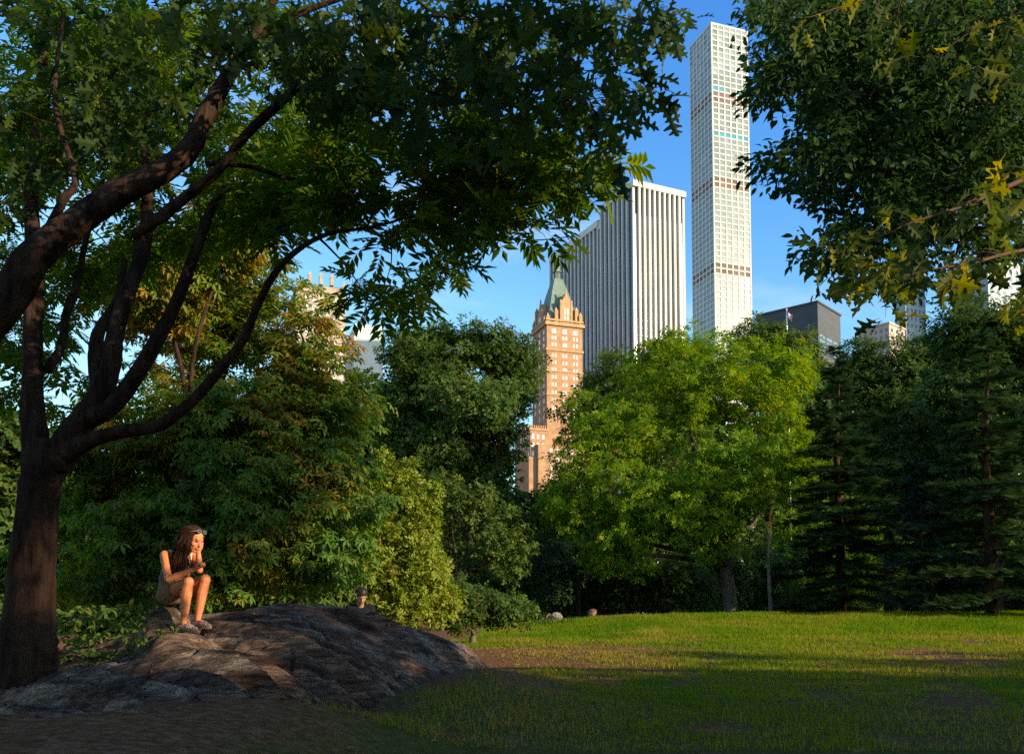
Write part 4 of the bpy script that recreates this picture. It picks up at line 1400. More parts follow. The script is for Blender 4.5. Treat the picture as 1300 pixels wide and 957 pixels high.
g = G()
limb(g, [(24, 868, 9.2, 120), (33, 835, 9.2, 98), (37, 770, 9.2, 78), (43, 690, 9.2, 68), (51, 620, 9.2, 64), (58, 582, 9.2, 70), (62, 560, 9.2, 60)], 16, 8, 0.06, 0.83, 0.78)
g.build('trunk', bark_dark, root, smooth=True)
limbs = [
    [(50, 595, 9.2, 50), (42, 530, 9.2, 38), (41, 470, 9.2, 31), (42, 410, 9.3, 29), (44, 340, 9.5, 26), (40, 240, 9.9, 22), (52, 120, 10.3, 18), (56, -20, 10.8, 14)],
    [(70, 590, 9.2, 54), (92, 552, 9.15, 46), (122, 510, 9.1, 40), (140, 465, 9.1, 32), (147, 420, 9.1, 27), (165, 365, 9.2, 24), (182, 315, 9.4, 22), (187, 262, 9.6, 19), (185, 180, 10, 14), (190, 90, 10.4, 9)],
    [(128, 500, 9.12, 30), (122, 455, 9.2, 25), (126, 420, 9.3, 20), (150, 380, 9.5, 15), (158, 330, 9.7, 10)],
    [(105, 535, 9.12, 36), (146, 512, 8.95, 29), (184, 458, 8.9, 25), (222, 388, 8.9, 21), (248, 320, 8.9, 18), (270, 262, 8.95, 14), (292, 236, 9.0, 12), (345, 238, 9.0, 10), (395, 234, 9.0, 8), (440, 252, 9, 6), (480, 268, 8.8, 4)],
    [(84, 575, 9.15, 40), (112, 560, 9.0, 27), (152, 548, 8.8, 22), (202, 540, 8.6, 20), (240, 513, 8.5, 18), (272, 478, 8.4, 16), (308, 432, 8.3, 15), (328, 385, 8.2, 13), (352, 343, 8.1, 11), (384, 313, 8.0, 9), (420, 296, 7.9, 7), (455, 291, 7.8, 5.5), (490, 284, 7.7, 4.5)],
    [(490, 284, 7.7, 4.5), (530, 276, 7.7, 3.6), (570, 297, 7.7, 3.2), (620, 302, 7.8, 2.6), (680, 305, 7.8, 2), (728, 300, 7.8, 1.4)],
    [(465, 290, 7.8, 4), (480, 262, 7.8, 3.5), (510, 245, 7.9, 3), (560, 238, 8.0, 2.4), (610, 222, 8.1, 1.8), (655, 215, 8.2, 1.4)],
    [(480, 286, 7.75, 3), (494, 300, 7.6, 2.4), (497, 330, 7.6, 2.0), (492, 352, 7.6, 1.4)],
    [(530, 277, 7.7, 3), (555, 305, 7.6, 2.2), (560, 330, 7.6, 1.5)],
    [(60, 470, 9.25, 16), (78, 440, 9.5, 14), (84, 400, 9.7, 14), (98, 362, 9.9, 12), (108, 310, 10.2, 9), (130, 230, 10.6, 7)],
]
for rows in limbs:
    g = G(); limb(g, rows, 10, 7, 0.05, 0.83, 0.8); g.build('limb', bark_dark, root, smooth=True)

A1 = [(430, 165), (480, 150), (560, 150), (640, 165), (700, 175), (770, 205), (755, 235), (700, 240), (722, 280), (715, 290), (680, 298), (620, 312), (600, 335), (560, 345), (545, 375), (520, 380), (500, 392), (455, 372), (450, 350), (485, 335), (500, 300), (470, 262), (430, 262), (395, 255), (380, 225)]
A2 = [(0, 0), (330, 0), (420, 60), (440, 150), (430, 200), (390, 260), (330, 290), (260, 320), (190, 330), (120, 380), (60, 420), (0, 460)]
tw = np.concatenate([canopy_points(A1, 165, 6.0, 7.4, 301, 0.5, 34), canopy_points(A2, 560, 8.0, 11.5, 302, 0.40, 55), canopy_points([(260, 230), (430, 200), (440, 270), (380, 300), (300, 300)], 40, 7.2, 8.4, 303, 0.4, 40),
                     canopy_points([(0, 420), (100, 400), (130, 470), (90, 520), (0, 520)], 30, 8, 10, 304, 0.45, 40)])
g = G()
dirs = wd.twigs(g, tw, 0.018)
g.build('twigs', bark_dark, root, smooth=True)
lg = G()
leaves_at(lg, PINN, tw, dirs, 6, 0.17, 0.255, upb=0.9, droop=0.35, tint_mu=0.4, rnd=0.4, flat=0.4)
lg.build('foliage', M_pinn, root)

# leaning oak whose trunk stands just left of the frame
ob = np.array([-4.15, 5.6, float(rock_z(-4.15, 5.6)) - 0.1])
root = empty('oak_tree', ob, 'thick oak limb leaning in from the left edge, big lobed leaves across the top', 'tree')
wd = Wood()
g = G()
pts, rad = pxpath([(-140, 560, 5.7, 110), (-70, 470, 5.8, 84), (0, 392, 5.9, 68)])
wd.path(g, [ob, ob + np.array([0.05, 0.05, 0.5])] + list(pts), [0.36, 0.28] + [0.7 * v for v in rad], 16, 8)
g.build('trunk', bark_dark, root, smooth=True)
for rows in [
    [(-12, 405, 5.88, 70), (12, 378, 5.9, 67), (45, 325, 5.9, 62), (95, 284, 5.95, 54), (150, 246, 6.0, 50), (205, 218, 6.0, 45), (240, 190, 6.0, 38), (262, 145, 6.0, 33), (285, 105, 6.0, 29), (318, 55, 6.0, 22), (345, 5, 6.0, 17), (380, -50, 6.0, 12)],
    [(170, 300, 6.05, 16), (205, 275, 6.0, 22), (232, 253, 6.0, 20), (275, 218, 5.9, 18), (312, 172, 5.8, 17), (345, 140, 5.7, 19), (375, 112, 5.6, 16), (420, 62, 5.5, 12), (470, 30, 5.4, 9), (540, 20, 5.3, 6), (620, 30, 5.3, 4), (700, 45, 5.4, 3)],
    [(262, 208, 5.95, 10), (320, 212, 6.2, 9), (365, 226, 6.3, 7), (410, 222, 6.4, 4)],
    [(40, 335, 5.9, 20), (80, 255, 6.1, 16), (95, 225, 6.3, 12), (70, 130, 6.6, 9), (80, 20, 7, 6)],
    [(420, 62, 5.5, 9), (450, 95, 5.4, 6), (520, 110, 5.4, 4), (600, 130, 5.4, 3), (680, 130, 5.5, 2.4), (760, 125, 5.6, 1.8), (840, 110, 5.7, 1.2)],
    [(318, 55, 6.0, 14), (400, 10, 6, 10), (520, -20, 6, 8), (660, -10, 6, 5), (780, 20, 6, 3.5), (850, 40, 6, 2)],
]:
    g = G(); limb(g, rows, 12 if rows[0][3] > 40 else 8, 7, 0.05, 1.0, 0.70); g.build('limb', bark_dark, root, smooth=True)
A3 = [(225, 0), (868, -20), (858, 40), (850, 90), (860, 122), (840, 140), (830, 160), (790, 150), (785, 195), (765, 205), (740, 180), (700, 165), (650, 190), (620, 175), (570, 165), (530, 135), (480, 170), (440, 140), (400, 120), (330, 70), (240, 50)]
tw = np.concatenate([canopy_points(A3, 215, 4.6, 7.2, 311, 0.34, 70), canopy_points([(290, 0), (640, 0), (640, 110), (520, 160), (420, 120), (300, 60)], 55, 4.6, 6.6, 312, 0.3, 60), canopy_points([(0, 0), (250, 0), (300, 120), (240, 190), (120, 230), (0, 300)], 90, 6.2, 8, 313, 0.42, 50)])
g = G()
dirs = wd.twigs(g, tw, 0.012)
g.build('twigs', bark_dark, root, smooth=True)
lg = G()
leaves_at(lg, OAK, tw, dirs, 6, 0.16, 0.165, upb=0.6, droop=0.7, tint_mu=0.28, rnd=0.6, flat=0.7, tint_sd=0.18)
lg.build('foliage', M_oak, root)
# unseen upper crown added over the viewer's head to darken the foreground
cl = [(np.array([-0.5, 0.5, 9.2]), np.array([6.5, 5.5, 2.2])), (np.array([-5.5, 2.5, 9.5]), np.array([5, 5, 2.4])), (np.array([4.5, 1.5, 9.6]), np.array([5, 4.5, 2.2])), (np.array([-2.0, 5.0, 9.8]), np.array([5.5, 3.5, 1.8]))]
g = G()
for c_, r_ in cl:
    wd.path(g, [pts[0] - np.array([0, 0, 0.2]), np.array([-4.6, 4.4, 3.2]), np.array([-5.0, 3.6, 6.5]), c_ * 0.5 + np.array([-2.5, 1.9, 4.2]), c_], [0.17, 0.16, 0.13, 0.1, 0.05], 8, 6)
g.build('limb', bark_dark, root, smooth=True)
g = G(); tw = in_lobes(cl, 260, 0.7)
dirs = wd.twigs(g, tw, 0.03)
g.build('twigs', bark_dark, root, smooth=True)
lg = G(); leaves_at(lg, OAK, tw, dirs, 14, 0.55, 0.30, upb=0.8, droop=0.5, tint_mu=0.3)
lg.build('crown', M_oak, root)

# elm over the right-hand corner, trunk out of the frame
eb = np.array([9.0, 10.5, float(ground_z(9.0, 10.5))])
root = empty('elm_tree', eb, 'dark small leaved bough filling the top right corner of the view', 'tree')
wd = Wood()
g = G()
wd.path(g, [eb - [0, 0, 0.2], eb + [0, 0, 0.6], eb + [-0.1, 0, 2.6], eb + [-0.3, 0, 5.5], eb + [-0.5, 0.2, 9.0]], [0.42, 0.33, 0.28, 0.2, 0.08], 14)
g.build('trunk', bark_dark, root, smooth=True)
for rows in [
    [(1520, 300, 10.3, 34), (1400, 220, 10, 26), (1290, 175, 9.8, 20), (1200, 140, 9.6, 14), (1120, 110, 9.5, 9), (1040, 90, 9.4, 5)],
    [(1500, 150, 10.3, 30), (1390, 60, 10, 22), (1280, 20, 9.9, 15), (1170, 10, 9.8, 10), (1060, 20, 9.7, 6)],
    [(1500, 420, 10.3, 26), (1390, 330, 9.8, 18), (1290, 300, 9.5, 13), (1200, 290, 9.3, 9), (1110, 280, 9.2, 6), (1040, 265, 9.1, 4)],
    [(1290, 175, 9.8, 12), (1200, 215, 9.5, 8), (1110, 205, 9.4, 5), (1030, 205, 9.3, 3)],
]:
    g = G(); limb(g, rows, 8); g.build('limb', bark_dark, root, smooth=True)
A5 = [(955, -10), (1330, -10), (1330, 300), (1290, 330), (1200, 350), (1150, 370), (1100, 375), (1078, 408), (1062, 400), (1060, 360), (1020, 345), (990, 325), (1005, 305), (1045, 290), (1030, 255), (1000, 240), (950, 208), (965, 198), (1010, 190), (1000, 170), (985, 152), (950, 128), (955, 110), (968, 90), (955, 60)]
A6 = [(1030, 0), (1330, 0), (1330, 260), (1180, 260), (1080, 230), (1040, 180), (1020, 80)]
tw = np.concatenate([canopy_points(A5, 1000, 8.2, 11, 321, 0.36, 45), canopy_points(A6, 800, 9, 12.5, 322, 0.3, 60)])
g = G()
dirs = wd.twigs(g, tw, 0.014)
g.build('twigs', bark_dark, root, smooth=True)
lg = G()
leaves_at(lg, OVATE, tw, dirs, 22, 0.24, 0.105, upb=0.7, droop=0.5, tint_mu=0.4, rnd=0.6, flat=0.7)
lg.build('foliage', M_elm, root)

# oak bough with sunlit gold in its leaf colour at the right, nearer
kb = np.array([4.9, 5.4, float(ground_z(4.9, 5.4))])
root = empty('oak_tree', kb, 'near oak bough with sunlit golden lobed leaves at the right edge', 'tree')
wd = Wood()
g = G()
wd.path(g, [kb - [0, 0, 0.2], kb + [0, 0, 0.6], kb + [0.05, 0, 2.2], kb + [-0.1, 0, 3.6], kb + [0, 0, 6.0]], [0.36, 0.27, 0.22, 0.18, 0.06], 14)
g.build('trunk', bark_dark, root, smooth=True)
M_twigred = noisy_mat('reddish_twig', [(0.3, (0.07, 0.03, 0.018)), (0.7, (0.16, 0.07, 0.04))], scale=12, rough=0.8)
for rows in [
    [(1640, 240, 5.4, 60), (1480, 195, 5.3, 34), (1360, 205, 5.2, 18), (1300, 228, 5.1, 12), (1255, 248, 5.05, 9), (1205, 268, 5.0, 7), (1160, 282, 5.0, 5), (1120, 300, 5.0, 3)],
    [(1650, 430, 5.4, 50), (1480, 350, 5.3, 28), (1370, 320, 5.2, 15), (1300, 318, 5.1, 9), (1230, 335, 5.0, 6), (1170, 345, 5.0, 4), (1120, 360, 5.0, 2.5)],
    [(1640, 120, 5.4, 44), (1500, 20, 5.6, 24), (1360, -30, 5.8, 12), (1220, -25, 5.9, 6), (1100, 0, 6, 4), (1020, 25, 6, 2)],
    [(1480, 350, 5.3, 20), (1400, 400, 5.0, 12), (1340, 405, 4.9, 7), (1300, 400, 4.8, 4)],
]:
    g = G(); limb(g, rows, 8, 7, 0.05, 1.0, 0.62); g.build('limb', M_twigred, root, smooth=True)
A7 = [(1080, 300), (1130, 250), (1200, 210), (1290, 190), (1330, 200), (1330, 380), (1270, 360), (1210, 390), (1150, 410), (1110, 400), (1080, 370)]
A8 = [(1000, 0), (1330, 0), (1330, 120), (1180, 90), (1060, 60), (1010, 60)]
tw = np.concatenate([canopy_points(A7, 38, 4.6, 5.5, 331, 0.38, 40), canopy_points(A8, 16, 5.3, 6.6, 332, 0.4, 50), canopy_points([(1270, 370), (1330, 350), (1330, 430), (1280, 415)], 5, 4.5, 5.0, 333, 0.2, 40), canopy_points([(1010, 290), (1090, 300), (1100, 370), (1010, 320)], 8, 5, 5.6, 334, 0.2, 40)])
g = G()
dirs = wd.twigs(g, tw, 0.008)
g.build('twigs', M_twigred, root, smooth=True)
lg = G()
leaves_at(lg, OAK, tw, dirs, 4, 0.12, 0.15, upb=0.5, droop=0.8, tint_mu=0.30, rnd=0.6, flat=0.7, tint_sd=0.26)
lg.build('foliage', M_oaklit, root)

# ------------------------------------------------------------------ plants on the rock
BROAD = lobed([(0, 0.02), (0.15, 0.2), (0.4, 0.3), (0.7, 0.2), (1, 0)], 0.3, 0.3)


def weed(name, label, px, py, d, spread, h, n, size, mat, tint=0.5, tmpl=BROAD, group=None):
    c = P(px, py, d)
    z = max(float(rock_z(c[0], c[1])), float(ground_z(c[0], c[1])))
    b_ = np.array([c[0], c[1], z - 0.02])
    root = empty(name, b_, label, 'plant', group)
    tips = b_ + np.stack([rng.normal(0, spread, n), rng.normal(0, spread * 0.8, n), h * rng.uniform(0.35, 1.1, n)], -1)
    tz = np.maximum(rock_z(tips[:, 0], tips[:, 1]), ground_z(tips[:, 0], tips[:, 1]))
    tips[:, 2] = np.where(tips[:, 2] < tz + 0.04, tz + 0.04 + 0.3 * h * rng.random(n), tips[:, 2])
    wg, wd_ = G(), Wood()
    wd_.path(wg, [b_ - [0, 0, 0.05], b_ + [0, 0, h * 0.3], b_ + [0.02, 0, h * 0.6]], [0.012, 0.009, 0.005], 5)
    dirs = wd_.twigs(wg, tips, 0.007, 3)
    wg.build('stem', M_elm, root)
    lg = G(); leaves_at(lg, tmpl, tips, dirs, 5, size * 0.8, size, upb=0.9, droop=0.2, tint_mu=tint, rnd=0.45)
    lg.build('foliage', mat, root)


weed('weed', 'bright leafy weed at the foot of the big left trunk', 45, 803, 8.4, 0.11, 0.16, 16, 0.085, M_mid, 0.7)
weed('weed', 'spreading weeds on the rock right of the big left trunk', 88, 800, 8.5, 0.17, 0.12, 26, 0.06, M_mid, 0.4)
weed('weed', 'small yellowish weed at the bottom left corner of the rock', 52, 862, 7.3, 0.06, 0.08, 8, 0.06, M_shrub, 0.8)
weed('mossy_plant', 'low dark creeping plant in the hollow left of the sitting woman', 150, 792, 8.7, 0.26, 0.12, 50, 0.05, M_dark, 0.4)
weed('mossy_plant', 'creeping green plant just below the feet of the sitting woman', 190, 798, 8.3, 0.12, 0.07, 20, 0.04, M_dark, 0.6)
weed('leafy_bush', 'leafy low bush between the left trunk and the sitting woman', 120, 765, 10.2, 0.42, 0.55, 120, 0.09, M_mid, 0.45)
weed('leafy_bush', 'dark low bush right behind the sitting woman', 175, 752, 10.8, 0.32, 0.5, 90, 0.09, M_dark, 0.5)
weed('leafy_bush', 'low bush at the left edge behind the big trunk', 15, 770, 11, 0.4, 0.6, 90, 0.09, M_mid, 0.4)
weed('weed', 'tuft of broad leaves on the crest left of the curly head', 690, 787, 33.2, 0.35, 0.22, 30, 0.12, M_mid, 0.6)

# a thin scatter of dropped leaves
nl = 900
yy = rng.uniform(5, 24, nl); xx = rng.uniform(-4.6, 0.55 * 24, nl)
kp = xx < 0.6 * yy + 1
xx, yy = xx[kp], yy[kp]
inrock = (xx > -7.4) & (xx < 0.3) & (yy < 13.9)
zz = np.where(inrock, np.maximum(rock_z(xx, yy), ground_z(xx, yy)), ground_z(xx, yy)) + 0.012 + 0.03 * (~inrock)
nl = len(xx)
g = G()
g.scatter(BROAD, np.stack([xx, yy, zz], -1), np.array([0, 0, 1.0]) + rng.normal(0, 0.35, (nl, 3)), rng.normal(0, 1, (nl, 3)), rng.uniform(0.04, 0.09, nl), rng.random(nl))
M_litter = leaf_mat('dry_leaf', [(0.10, 0.05, 0.02), (0.20, 0.11, 0.04), (0.28, 0.18, 0.05), (0.14, 0.13, 0.03)], 0.2, 1.0)
tag(g.build('fallen_leaves', M_litter), 'dry leaves scattered thinly over the rock and the lawn', 'leaves', kind='stuff')

# ------------------------------------------------------------------ people
def ico_caps(a, b_, ra, rb, geo, seg=10):
    a, b_ = np.asarray(a, float), np.asarray(b_, float)
    ax = b_ - a
    L = np.linalg.norm(ax)
    ax = ax / (L + 1e-9) if L > 1e-6 else np.array([0, 0, 1.0])
    pts, rad = [], []
    for t in np.linspace(-90, 0, 5):
        pts.append(a + ax * ra * math.sin(R(t))); rad.append(max(ra * math.cos(R(t)), 1e-4))
    for t in np.linspace(0, 90, 5):
        pts.append(b_ + ax * rb * math.sin(R(t))); rad.append(max(rb * math.cos(R(t)), 1e-4))
    ref = np.array([0.3, 1, 0.2]) if abs(ax[1]) < 0.8 else np.array([1, 0.1, 0.3])
    u = np.cross(ax, ref); u /= np.linalg.norm(u); w = np.cross(ax, u)
    an = np.linspace(0, 2 * np.pi, seg, endpoint=False)
    pts, rad = np.array(pts), np.array(rad)
    v = pts[:, None] + rad[:, None, None] * (np.cos(an)[None, :, None] * u + np.sin(an)[None, :, None] * w)
    n = len(pts)
    i = np.arange(n - 1)[:, None] * seg; j = np.arange(seg)[None]; k = (j + 1) % seg
    q = np.stack([i + j, i + k, i + seg + k, i + seg + j], -1).reshape(-1, 4)
    v = np.concatenate([v.reshape(-1, 3), pts[:1], pts[-1:]])
    jj = np.arange(seg); kk = (jj + 1) % seg
    t = np.concatenate([np.stack([np.full(seg, n * seg), kk, jj], -1), np.stack([np.full(seg, n * seg + 1), (n - 1) * seg + jj, (n - 1) * seg + kk], -1)])
    geo.add(v, q, t)


def ellip(c, r, geo, M=None, seg=14):
    th = np.linspace(0.02, math.pi - 0.02, seg); ph = np.linspace(0, 2 * math.pi, seg + 2, endpoint=False)
    T, Ph = np.meshgrid(th, ph, indexing='ij')
    v = np.stack([np.sin(T) * np.cos(Ph) * r[0], np.sin(T) * np.sin(Ph) * r[1], np.cos(T) * r[2]], -1).reshape(-1, 3)
    if M is not None: v = v @ np.asarray(M).T
    n, m_ = len(th), len(ph)
    i = np.arange(n - 1)[:, None] * m_; j = np.arange(m_)[None]; k = (j + 1) % m_
    q = np.stack([i + j, i + m_ + j, i + m_ + k, i + k], -1).reshape(-1, 4)
    v = np.concatenate([v, v[:m_].mean(0)[None], v[-m_:].mean(0)[None]])
    jj = np.arange(m_); kk = (jj + 1) % m_
    t = np.concatenate([np.stack([np.full(m_, n * m_), jj, kk], -1), np.stack([np.full(m_, n * m_ + 1), (n - 1) * m_ + kk, (n - 1) * m_ + jj], -1)])
    geo.add(v + np.asarray(c), q, t)


def fuse(geo, name, mat, parent, voxel=0.006, smooth=4, cut=None):
    """One continuous skin over the collected forms."""
    o = geo.build(name, mat, None)
    r_ = o.modifiers.new('r', 'REMESH'); r_.mode = 'VOXEL'; r_.voxel_size = voxel
    sm = o.modifiers.new('s', 'SMOOTH'); sm.iterations = smooth; sm.factor = 0.5
    dg = bpy.context.evaluated_depsgraph_get()
    me = bpy.data.meshes.new_from_object(o.evaluated_get(dg))
    o.modifiers.clear()
    old = o.data
    o.data = me
    bpy.data.meshes.remove(old)
    if cut is not None:
        import bmesh
        bm = bmesh.new(); bm.from_mesh(me)
        kill = [f for f in bm.faces if not cut(f.calc_center_median())]
        bmesh.ops.delete(bm, geom=kill, context='FACES')
        bm.to_mesh(me); bm.free()
    me.polygons.foreach_set('use_smooth', np.ones(len(me.polygons), bool))
    if not me.materials: me.materials.append(mat)
    o.name = name; me.name = name
    o.parent = parent
    return o


def skin_mat(name, col):
    m, t, b, out = new_mat(name)
    tc = N(t, 'ShaderNodeTexCoord'); no = N(t, 'ShaderNodeTexNoise', Scale=18.0, Detail=4.0)
    t.links.new(tc.outputs['Object'], no.inputs['Vector'])
    lo = tuple(c * 0.88 for c in col)
    t.links.new(ramp(t, no.outputs['Fac'], [(0.35, lo), (0.65, col)]), b.inputs['Base Color'])
    b.inputs['Roughness'].default_value = 0.5
    b.inputs['Specular IOR Level'].default_value = 0.35
    b.inputs['Subsurface Weight'].default_value = 0.12
    b.inputs['Subsurface Radius'].default_value = (0.02, 0.008, 0.004)
    return m


M_skin = skin_mat('sunlit_skin', (0.58, 0.19, 0.08))  # orange of the low sun put into the skin colour
M_skin2 = skin_mat('tan_skin', (0.42, 0.23, 0.15))
M_top = noisy_mat('taupe_cloth', [(0.3, (0.17, 0.105, 0.09)), (0.7, (0.23, 0.15, 0.13))], scale=30, rough=0.9, bump=0.5, bscale=22, bdist=0.01)
M_shorts = noisy_mat('brown_cloth', [(0.3, (0.19, 0.10, 0.055)), (0.7, (0.25, 0.14, 0.08))], scale=30, rough=0.9, bump=0.5, bscale=18, bdist=0.01)
M_strap = noisy_mat('cream_strap', [(0.3, (0.6, 0.48, 0.36)), (0.7, (0.7, 0.58, 0.44))], rough=0.8)
M_hair = noisy_mat('brown_hair', [(0.3, (0.014, 0.006, 0.004)), (0.7, (0.055, 0.02, 0.011))], scale=9, rough=0.6, spec=0.12, stretch=(5, 5, 0.6))
M_shoe = noisy_mat('pale_woven_shoe', [(0.45, (0.26, 0.13, 0.10)), (0.55, (0.44, 0.28, 0.22))], scale=60, detail=1, rough=0.8)
M_dot = noisy_mat('shoe_stud', [(0.3, (0.72, 0.68, 0.62)), (0.7, (0.8, 0.76, 0.7))], rough=0.4)
M_sole = noisy_mat('shoe_sole', [(0.3, (0.12, 0.07, 0.05)), (0.7, (0.2, 0.13, 0.1))], rough=0.8)
M_eye = noisy_mat('eye', [(0.3, (0.03, 0.02, 0.015)), (0.7, (0.05, 0.03, 0.02))], rough=0.2)
M_lip = noisy_mat('lips', [(0.3, (0.36, 0.10, 0.08)), (0.7, (0.44, 0.14, 0.11))], rough=0.5)
M_lens = noisy_mat('sunglass_lens', [(0.3, (0.02, 0.02, 0.025)), (0.7, (0.05, 0.05, 0.06))], rough=0.05, spec=0.8)
M_frame = noisy_mat('pale_frame', [(0.3, (0.16, 0.155, 0.15)), (0.7, (0.2, 0.195, 0.19))], rough=0.3)
M_phone = noisy_mat('phone_case', [(0.3, (0.015, 0.015, 0.018)), (0.7, (0.03, 0.03, 0.035))], rough=0.25)


def head_forms(geo, c, fwd, up, s=1.0, neck=None):
    """Skull, jaw, nose, chin, brow, ear; c is the centre of the skull."""
    c = np.asarray(c, float); fwd = unit(np.asarray(fwd, float)); up = np.asarray(up, float)
    up = unit(up - fwd * (up @ fwd)); left = np.cross(up, fwd)
    Mx = np.stack([fwd, left, up], 1)
    at_ = lambda f, l, u: c + s * (fwd * f + left * l + up * u)
    ellip(at_(-0.005, 0, 0.02), (0.098 * s, 0.076 * s, 0.098 * s), geo, Mx)
    ellip(at_(0.028, 0, -0.045), (0.066 * s, 0.060 * s, 0.075 * s), geo, Mx)
    ico_caps(at_(0.055, 0.016, -0.098), at_(0.055, -0.016, -0.098), 0.022 * s, 0.022 * s, geo)
    ico_caps(at_(0.087, 0, 0.002), at_(0.103, 0, -0.036), 0.010 * s, 0.015 * s, geo)
    ico_caps(at_(0.080, 0.028, 0.016), at_(0.080, -0.028, 0.016), 0.014 * s, 0.014 * s, geo)
    ico_caps(at_(0.078, 0.012, -0.068), at_(0.078, -0.012, -0.068), 0.014 * s, 0.014 * s, geo)
    for sg in (1, -1):
        ellip(at_(-0.005, sg * 0.077, -0.012), (0.018 * s, 0.010 * s, 0.030 * s), geo, Mx)
        ellip(at_(0.055, sg * 0.036, -0.035), (0.03 * s, 0.026 * s, 0.028 * s), geo, Mx)
    return at_, Mx, left


def face_parts(parent, at_, Mx, s=1.0, hairmat=None):
    for sg in (1, -1):
        g = G(); ellip(at_(0.079, sg * 0.031, -0.003), (0.011 * s, 0.015 * s, 0.008 * s), g, Mx, 8); g.build('eye', M_eye, parent, smooth=True)
        g = G(); ico_caps(at_(0.090, sg * 0.014, 0.017), at_(0.080, sg * 0.046, 0.020), 0.0045 * s, 0.003 * s, g, 6); g.build('eyebrow', hairmat or M_hair, parent, smooth=True)
    g = G(); ico_caps(at_(0.090, 0.018, -0.066), at_(0.090, -0.018, -0.066), 0.006 * s, 0.006 * s, g, 6); ico_caps(at_(0.089, 0.014, -0.074), at_(0.089, -0.014, -0.074), 0.006 * s, 0.006 * s, g, 6)
    g.build('lips', M_lip, parent, smooth=True)


# ---- the sitting woman
O = np.array([-3.06, 8.70, -0.187])
w = lambda x, y, z: np.array([x, y, z]) + O
woman = empty('person', O, 'long haired woman in a strappy top sitting on the rock with her phone', 'person')
PHI = R(35)
Fw = np.array([math.cos(PHI), -math.sin(PHI), 0]); Lf = np.array([math.sin(PHI), math.cos(PHI), 0]); Up = np.array([0, 0, 1.0])
body = G()
HRj = w(-0.255, 0.0, 0.335); HLj = HRj + 0.165 * Lf
KR, KL = w(0.025, -0.205, 0.455), w(0.125, -0.035, 0.485)
AR, AL = w(-0.012, -0.20, 0.075), w(0.055, -0.02, 0.105)
pel = (HRj + HLj) / 2
SR, SL = w(-0.245, -0.095, 0.715), w(-0.06, 0.165, 0.73)
neck = (SR + SL) / 2 + Fw * 0.02 + Up * 0.03
waist = pel + np.array([-0.03, 0.01, 0.155])
chest = (SR + SL) / 2 + np.array([-0.015, 0.0, -0.13])
HD = w(0.005, -0.035, 0.875)
tM = np.stack([Fw, Lf, Up], 1)
torso = [(pel + Up * 0.03, (0.115, 0.155, 0.105)), (pel * 0.5 + waist * 0.5, (0.098, 0.138, 0.10)), (waist, (0.088, 0.122, 0.10)), (waist * 0.5 + chest * 0.5, (0.09, 0.13, 0.10)), (chest, (0.098, 0.145, 0.10)), (chest + Up * 0.07, (0.078, 0.135, 0.075))]
for c, r_ in torso: ellip(c, r_, body, tM)
for sg in (1, -1): ellip(chest + Fw * 0.065 + Lf * 0.062 * sg - Up * 0.02, (0.055, 0.055, 0.055), body, tM)
ico_caps(SR, SL, 0.046, 0.046, body)
ico_caps(neck - Up * 0.06, HD - Fw * 0.02 - Up * 0.05, 0.050, 0.043, body)
for hj, k, a in ((HRj, KR, AR), (HLj, KL, AL)):
    ico_caps(hj, hj * 0.45 + k * 0.55 + Up * 0.004, 0.088, 0.068, body)
    ico_caps(hj * 0.45 + k * 0.55 + Up * 0.004, k, 0.068, 0.050, body)
    ico_caps(k, k + unit(a - k) * 0.02, 0.052, 0.05, body)
    calf = k * 0.66 + a * 0.34 - Fw * 0.012
    ico_caps(k, calf, 0.047, 0.054, body); ico_caps(calf, a, 0.052, 0.030, body)
    ft = unit(Fw + np.array([0.25, 0, 0]))
    heel = a - Up * 0.035 - ft * 0.03
    ico_caps(heel, a + ft * 0.09 - Up * 0.045, 0.028, 0.026, body)
    ico_caps(a + ft * 0.05 - Up * 0.03, a + ft * 0.155 - Up * 0.058, 0.030, 0.018, body)
ER, WR = w(-0.165, -0.20, 0.480), w(0.075, -0.245, 0.568)
EL, WL = w(0.055, 0.0, 0.578), w(0.050, -0.025, 0.745)
for s_, e, wr in ((SR, ER, WR), (SL, EL, WL)):
    ico_caps(s_, s_ * 0.5 + e * 0.5, 0.046, 0.041, body); ico_caps(s_ * 0.5 + e * 0.5, e, 0.041, 0.033, body)
    ico_caps(e, e * 0.65 + wr * 0.35, 0.035, 0.035, body); ico_caps(e * 0.65 + wr * 0.35, wr, 0.034, 0.022, body)
# right hand: fingers under and round the phone
pdir = unit(np.array([0.88, -0.18, 0.42])); pnor = unit(np.array([-0.40, 0.05, 0.92])); pnor = unit(pnor - pdir * (pnor @ pdir)); pside = np.cross(pnor, pdir)
PC = w(0.205, -0.268, 0.638)
pal = WR + unit(PC - WR) * 0.055 - pnor * 0.006
for k in range(4):
    kn = pal + pside * (0.026 - 0.0175 * k) + pdir * (0.022 - 0.004 * abs(k - 1.2))
    ico_caps(WR, kn, 0.016, 0.0125, body, 8)
    L_ = (0.040, 0.044, 0.041, 0.033)[k]
    j1 = kn + pdir * L_ * 0.85 - pnor * 0.012
    j2 = j1 + pdir * L_ * 0.45 + pside * (-0.012) + pnor * 0.004
    j3 = j2 - pside * 0.014 + pnor * 0.016 + pdir * 0.006
    for a_, b_, r0, r1 in ((kn, j1, 0.0105, 0.0095), (j1, j2, 0.0095, 0.0088), (j2, j3, 0.0088, 0.0075)): ico_caps(a_, b_, r0, r1, body, 8)
th0 = WR + pdir * 0.02 + pside * 0.022
th1 = th0 + pdir * 0.035 + pside * 0.018 + pnor * 0.012; th2 = th1 + pdir * 0.035 + pnor * 0.012 - pside * 0.006
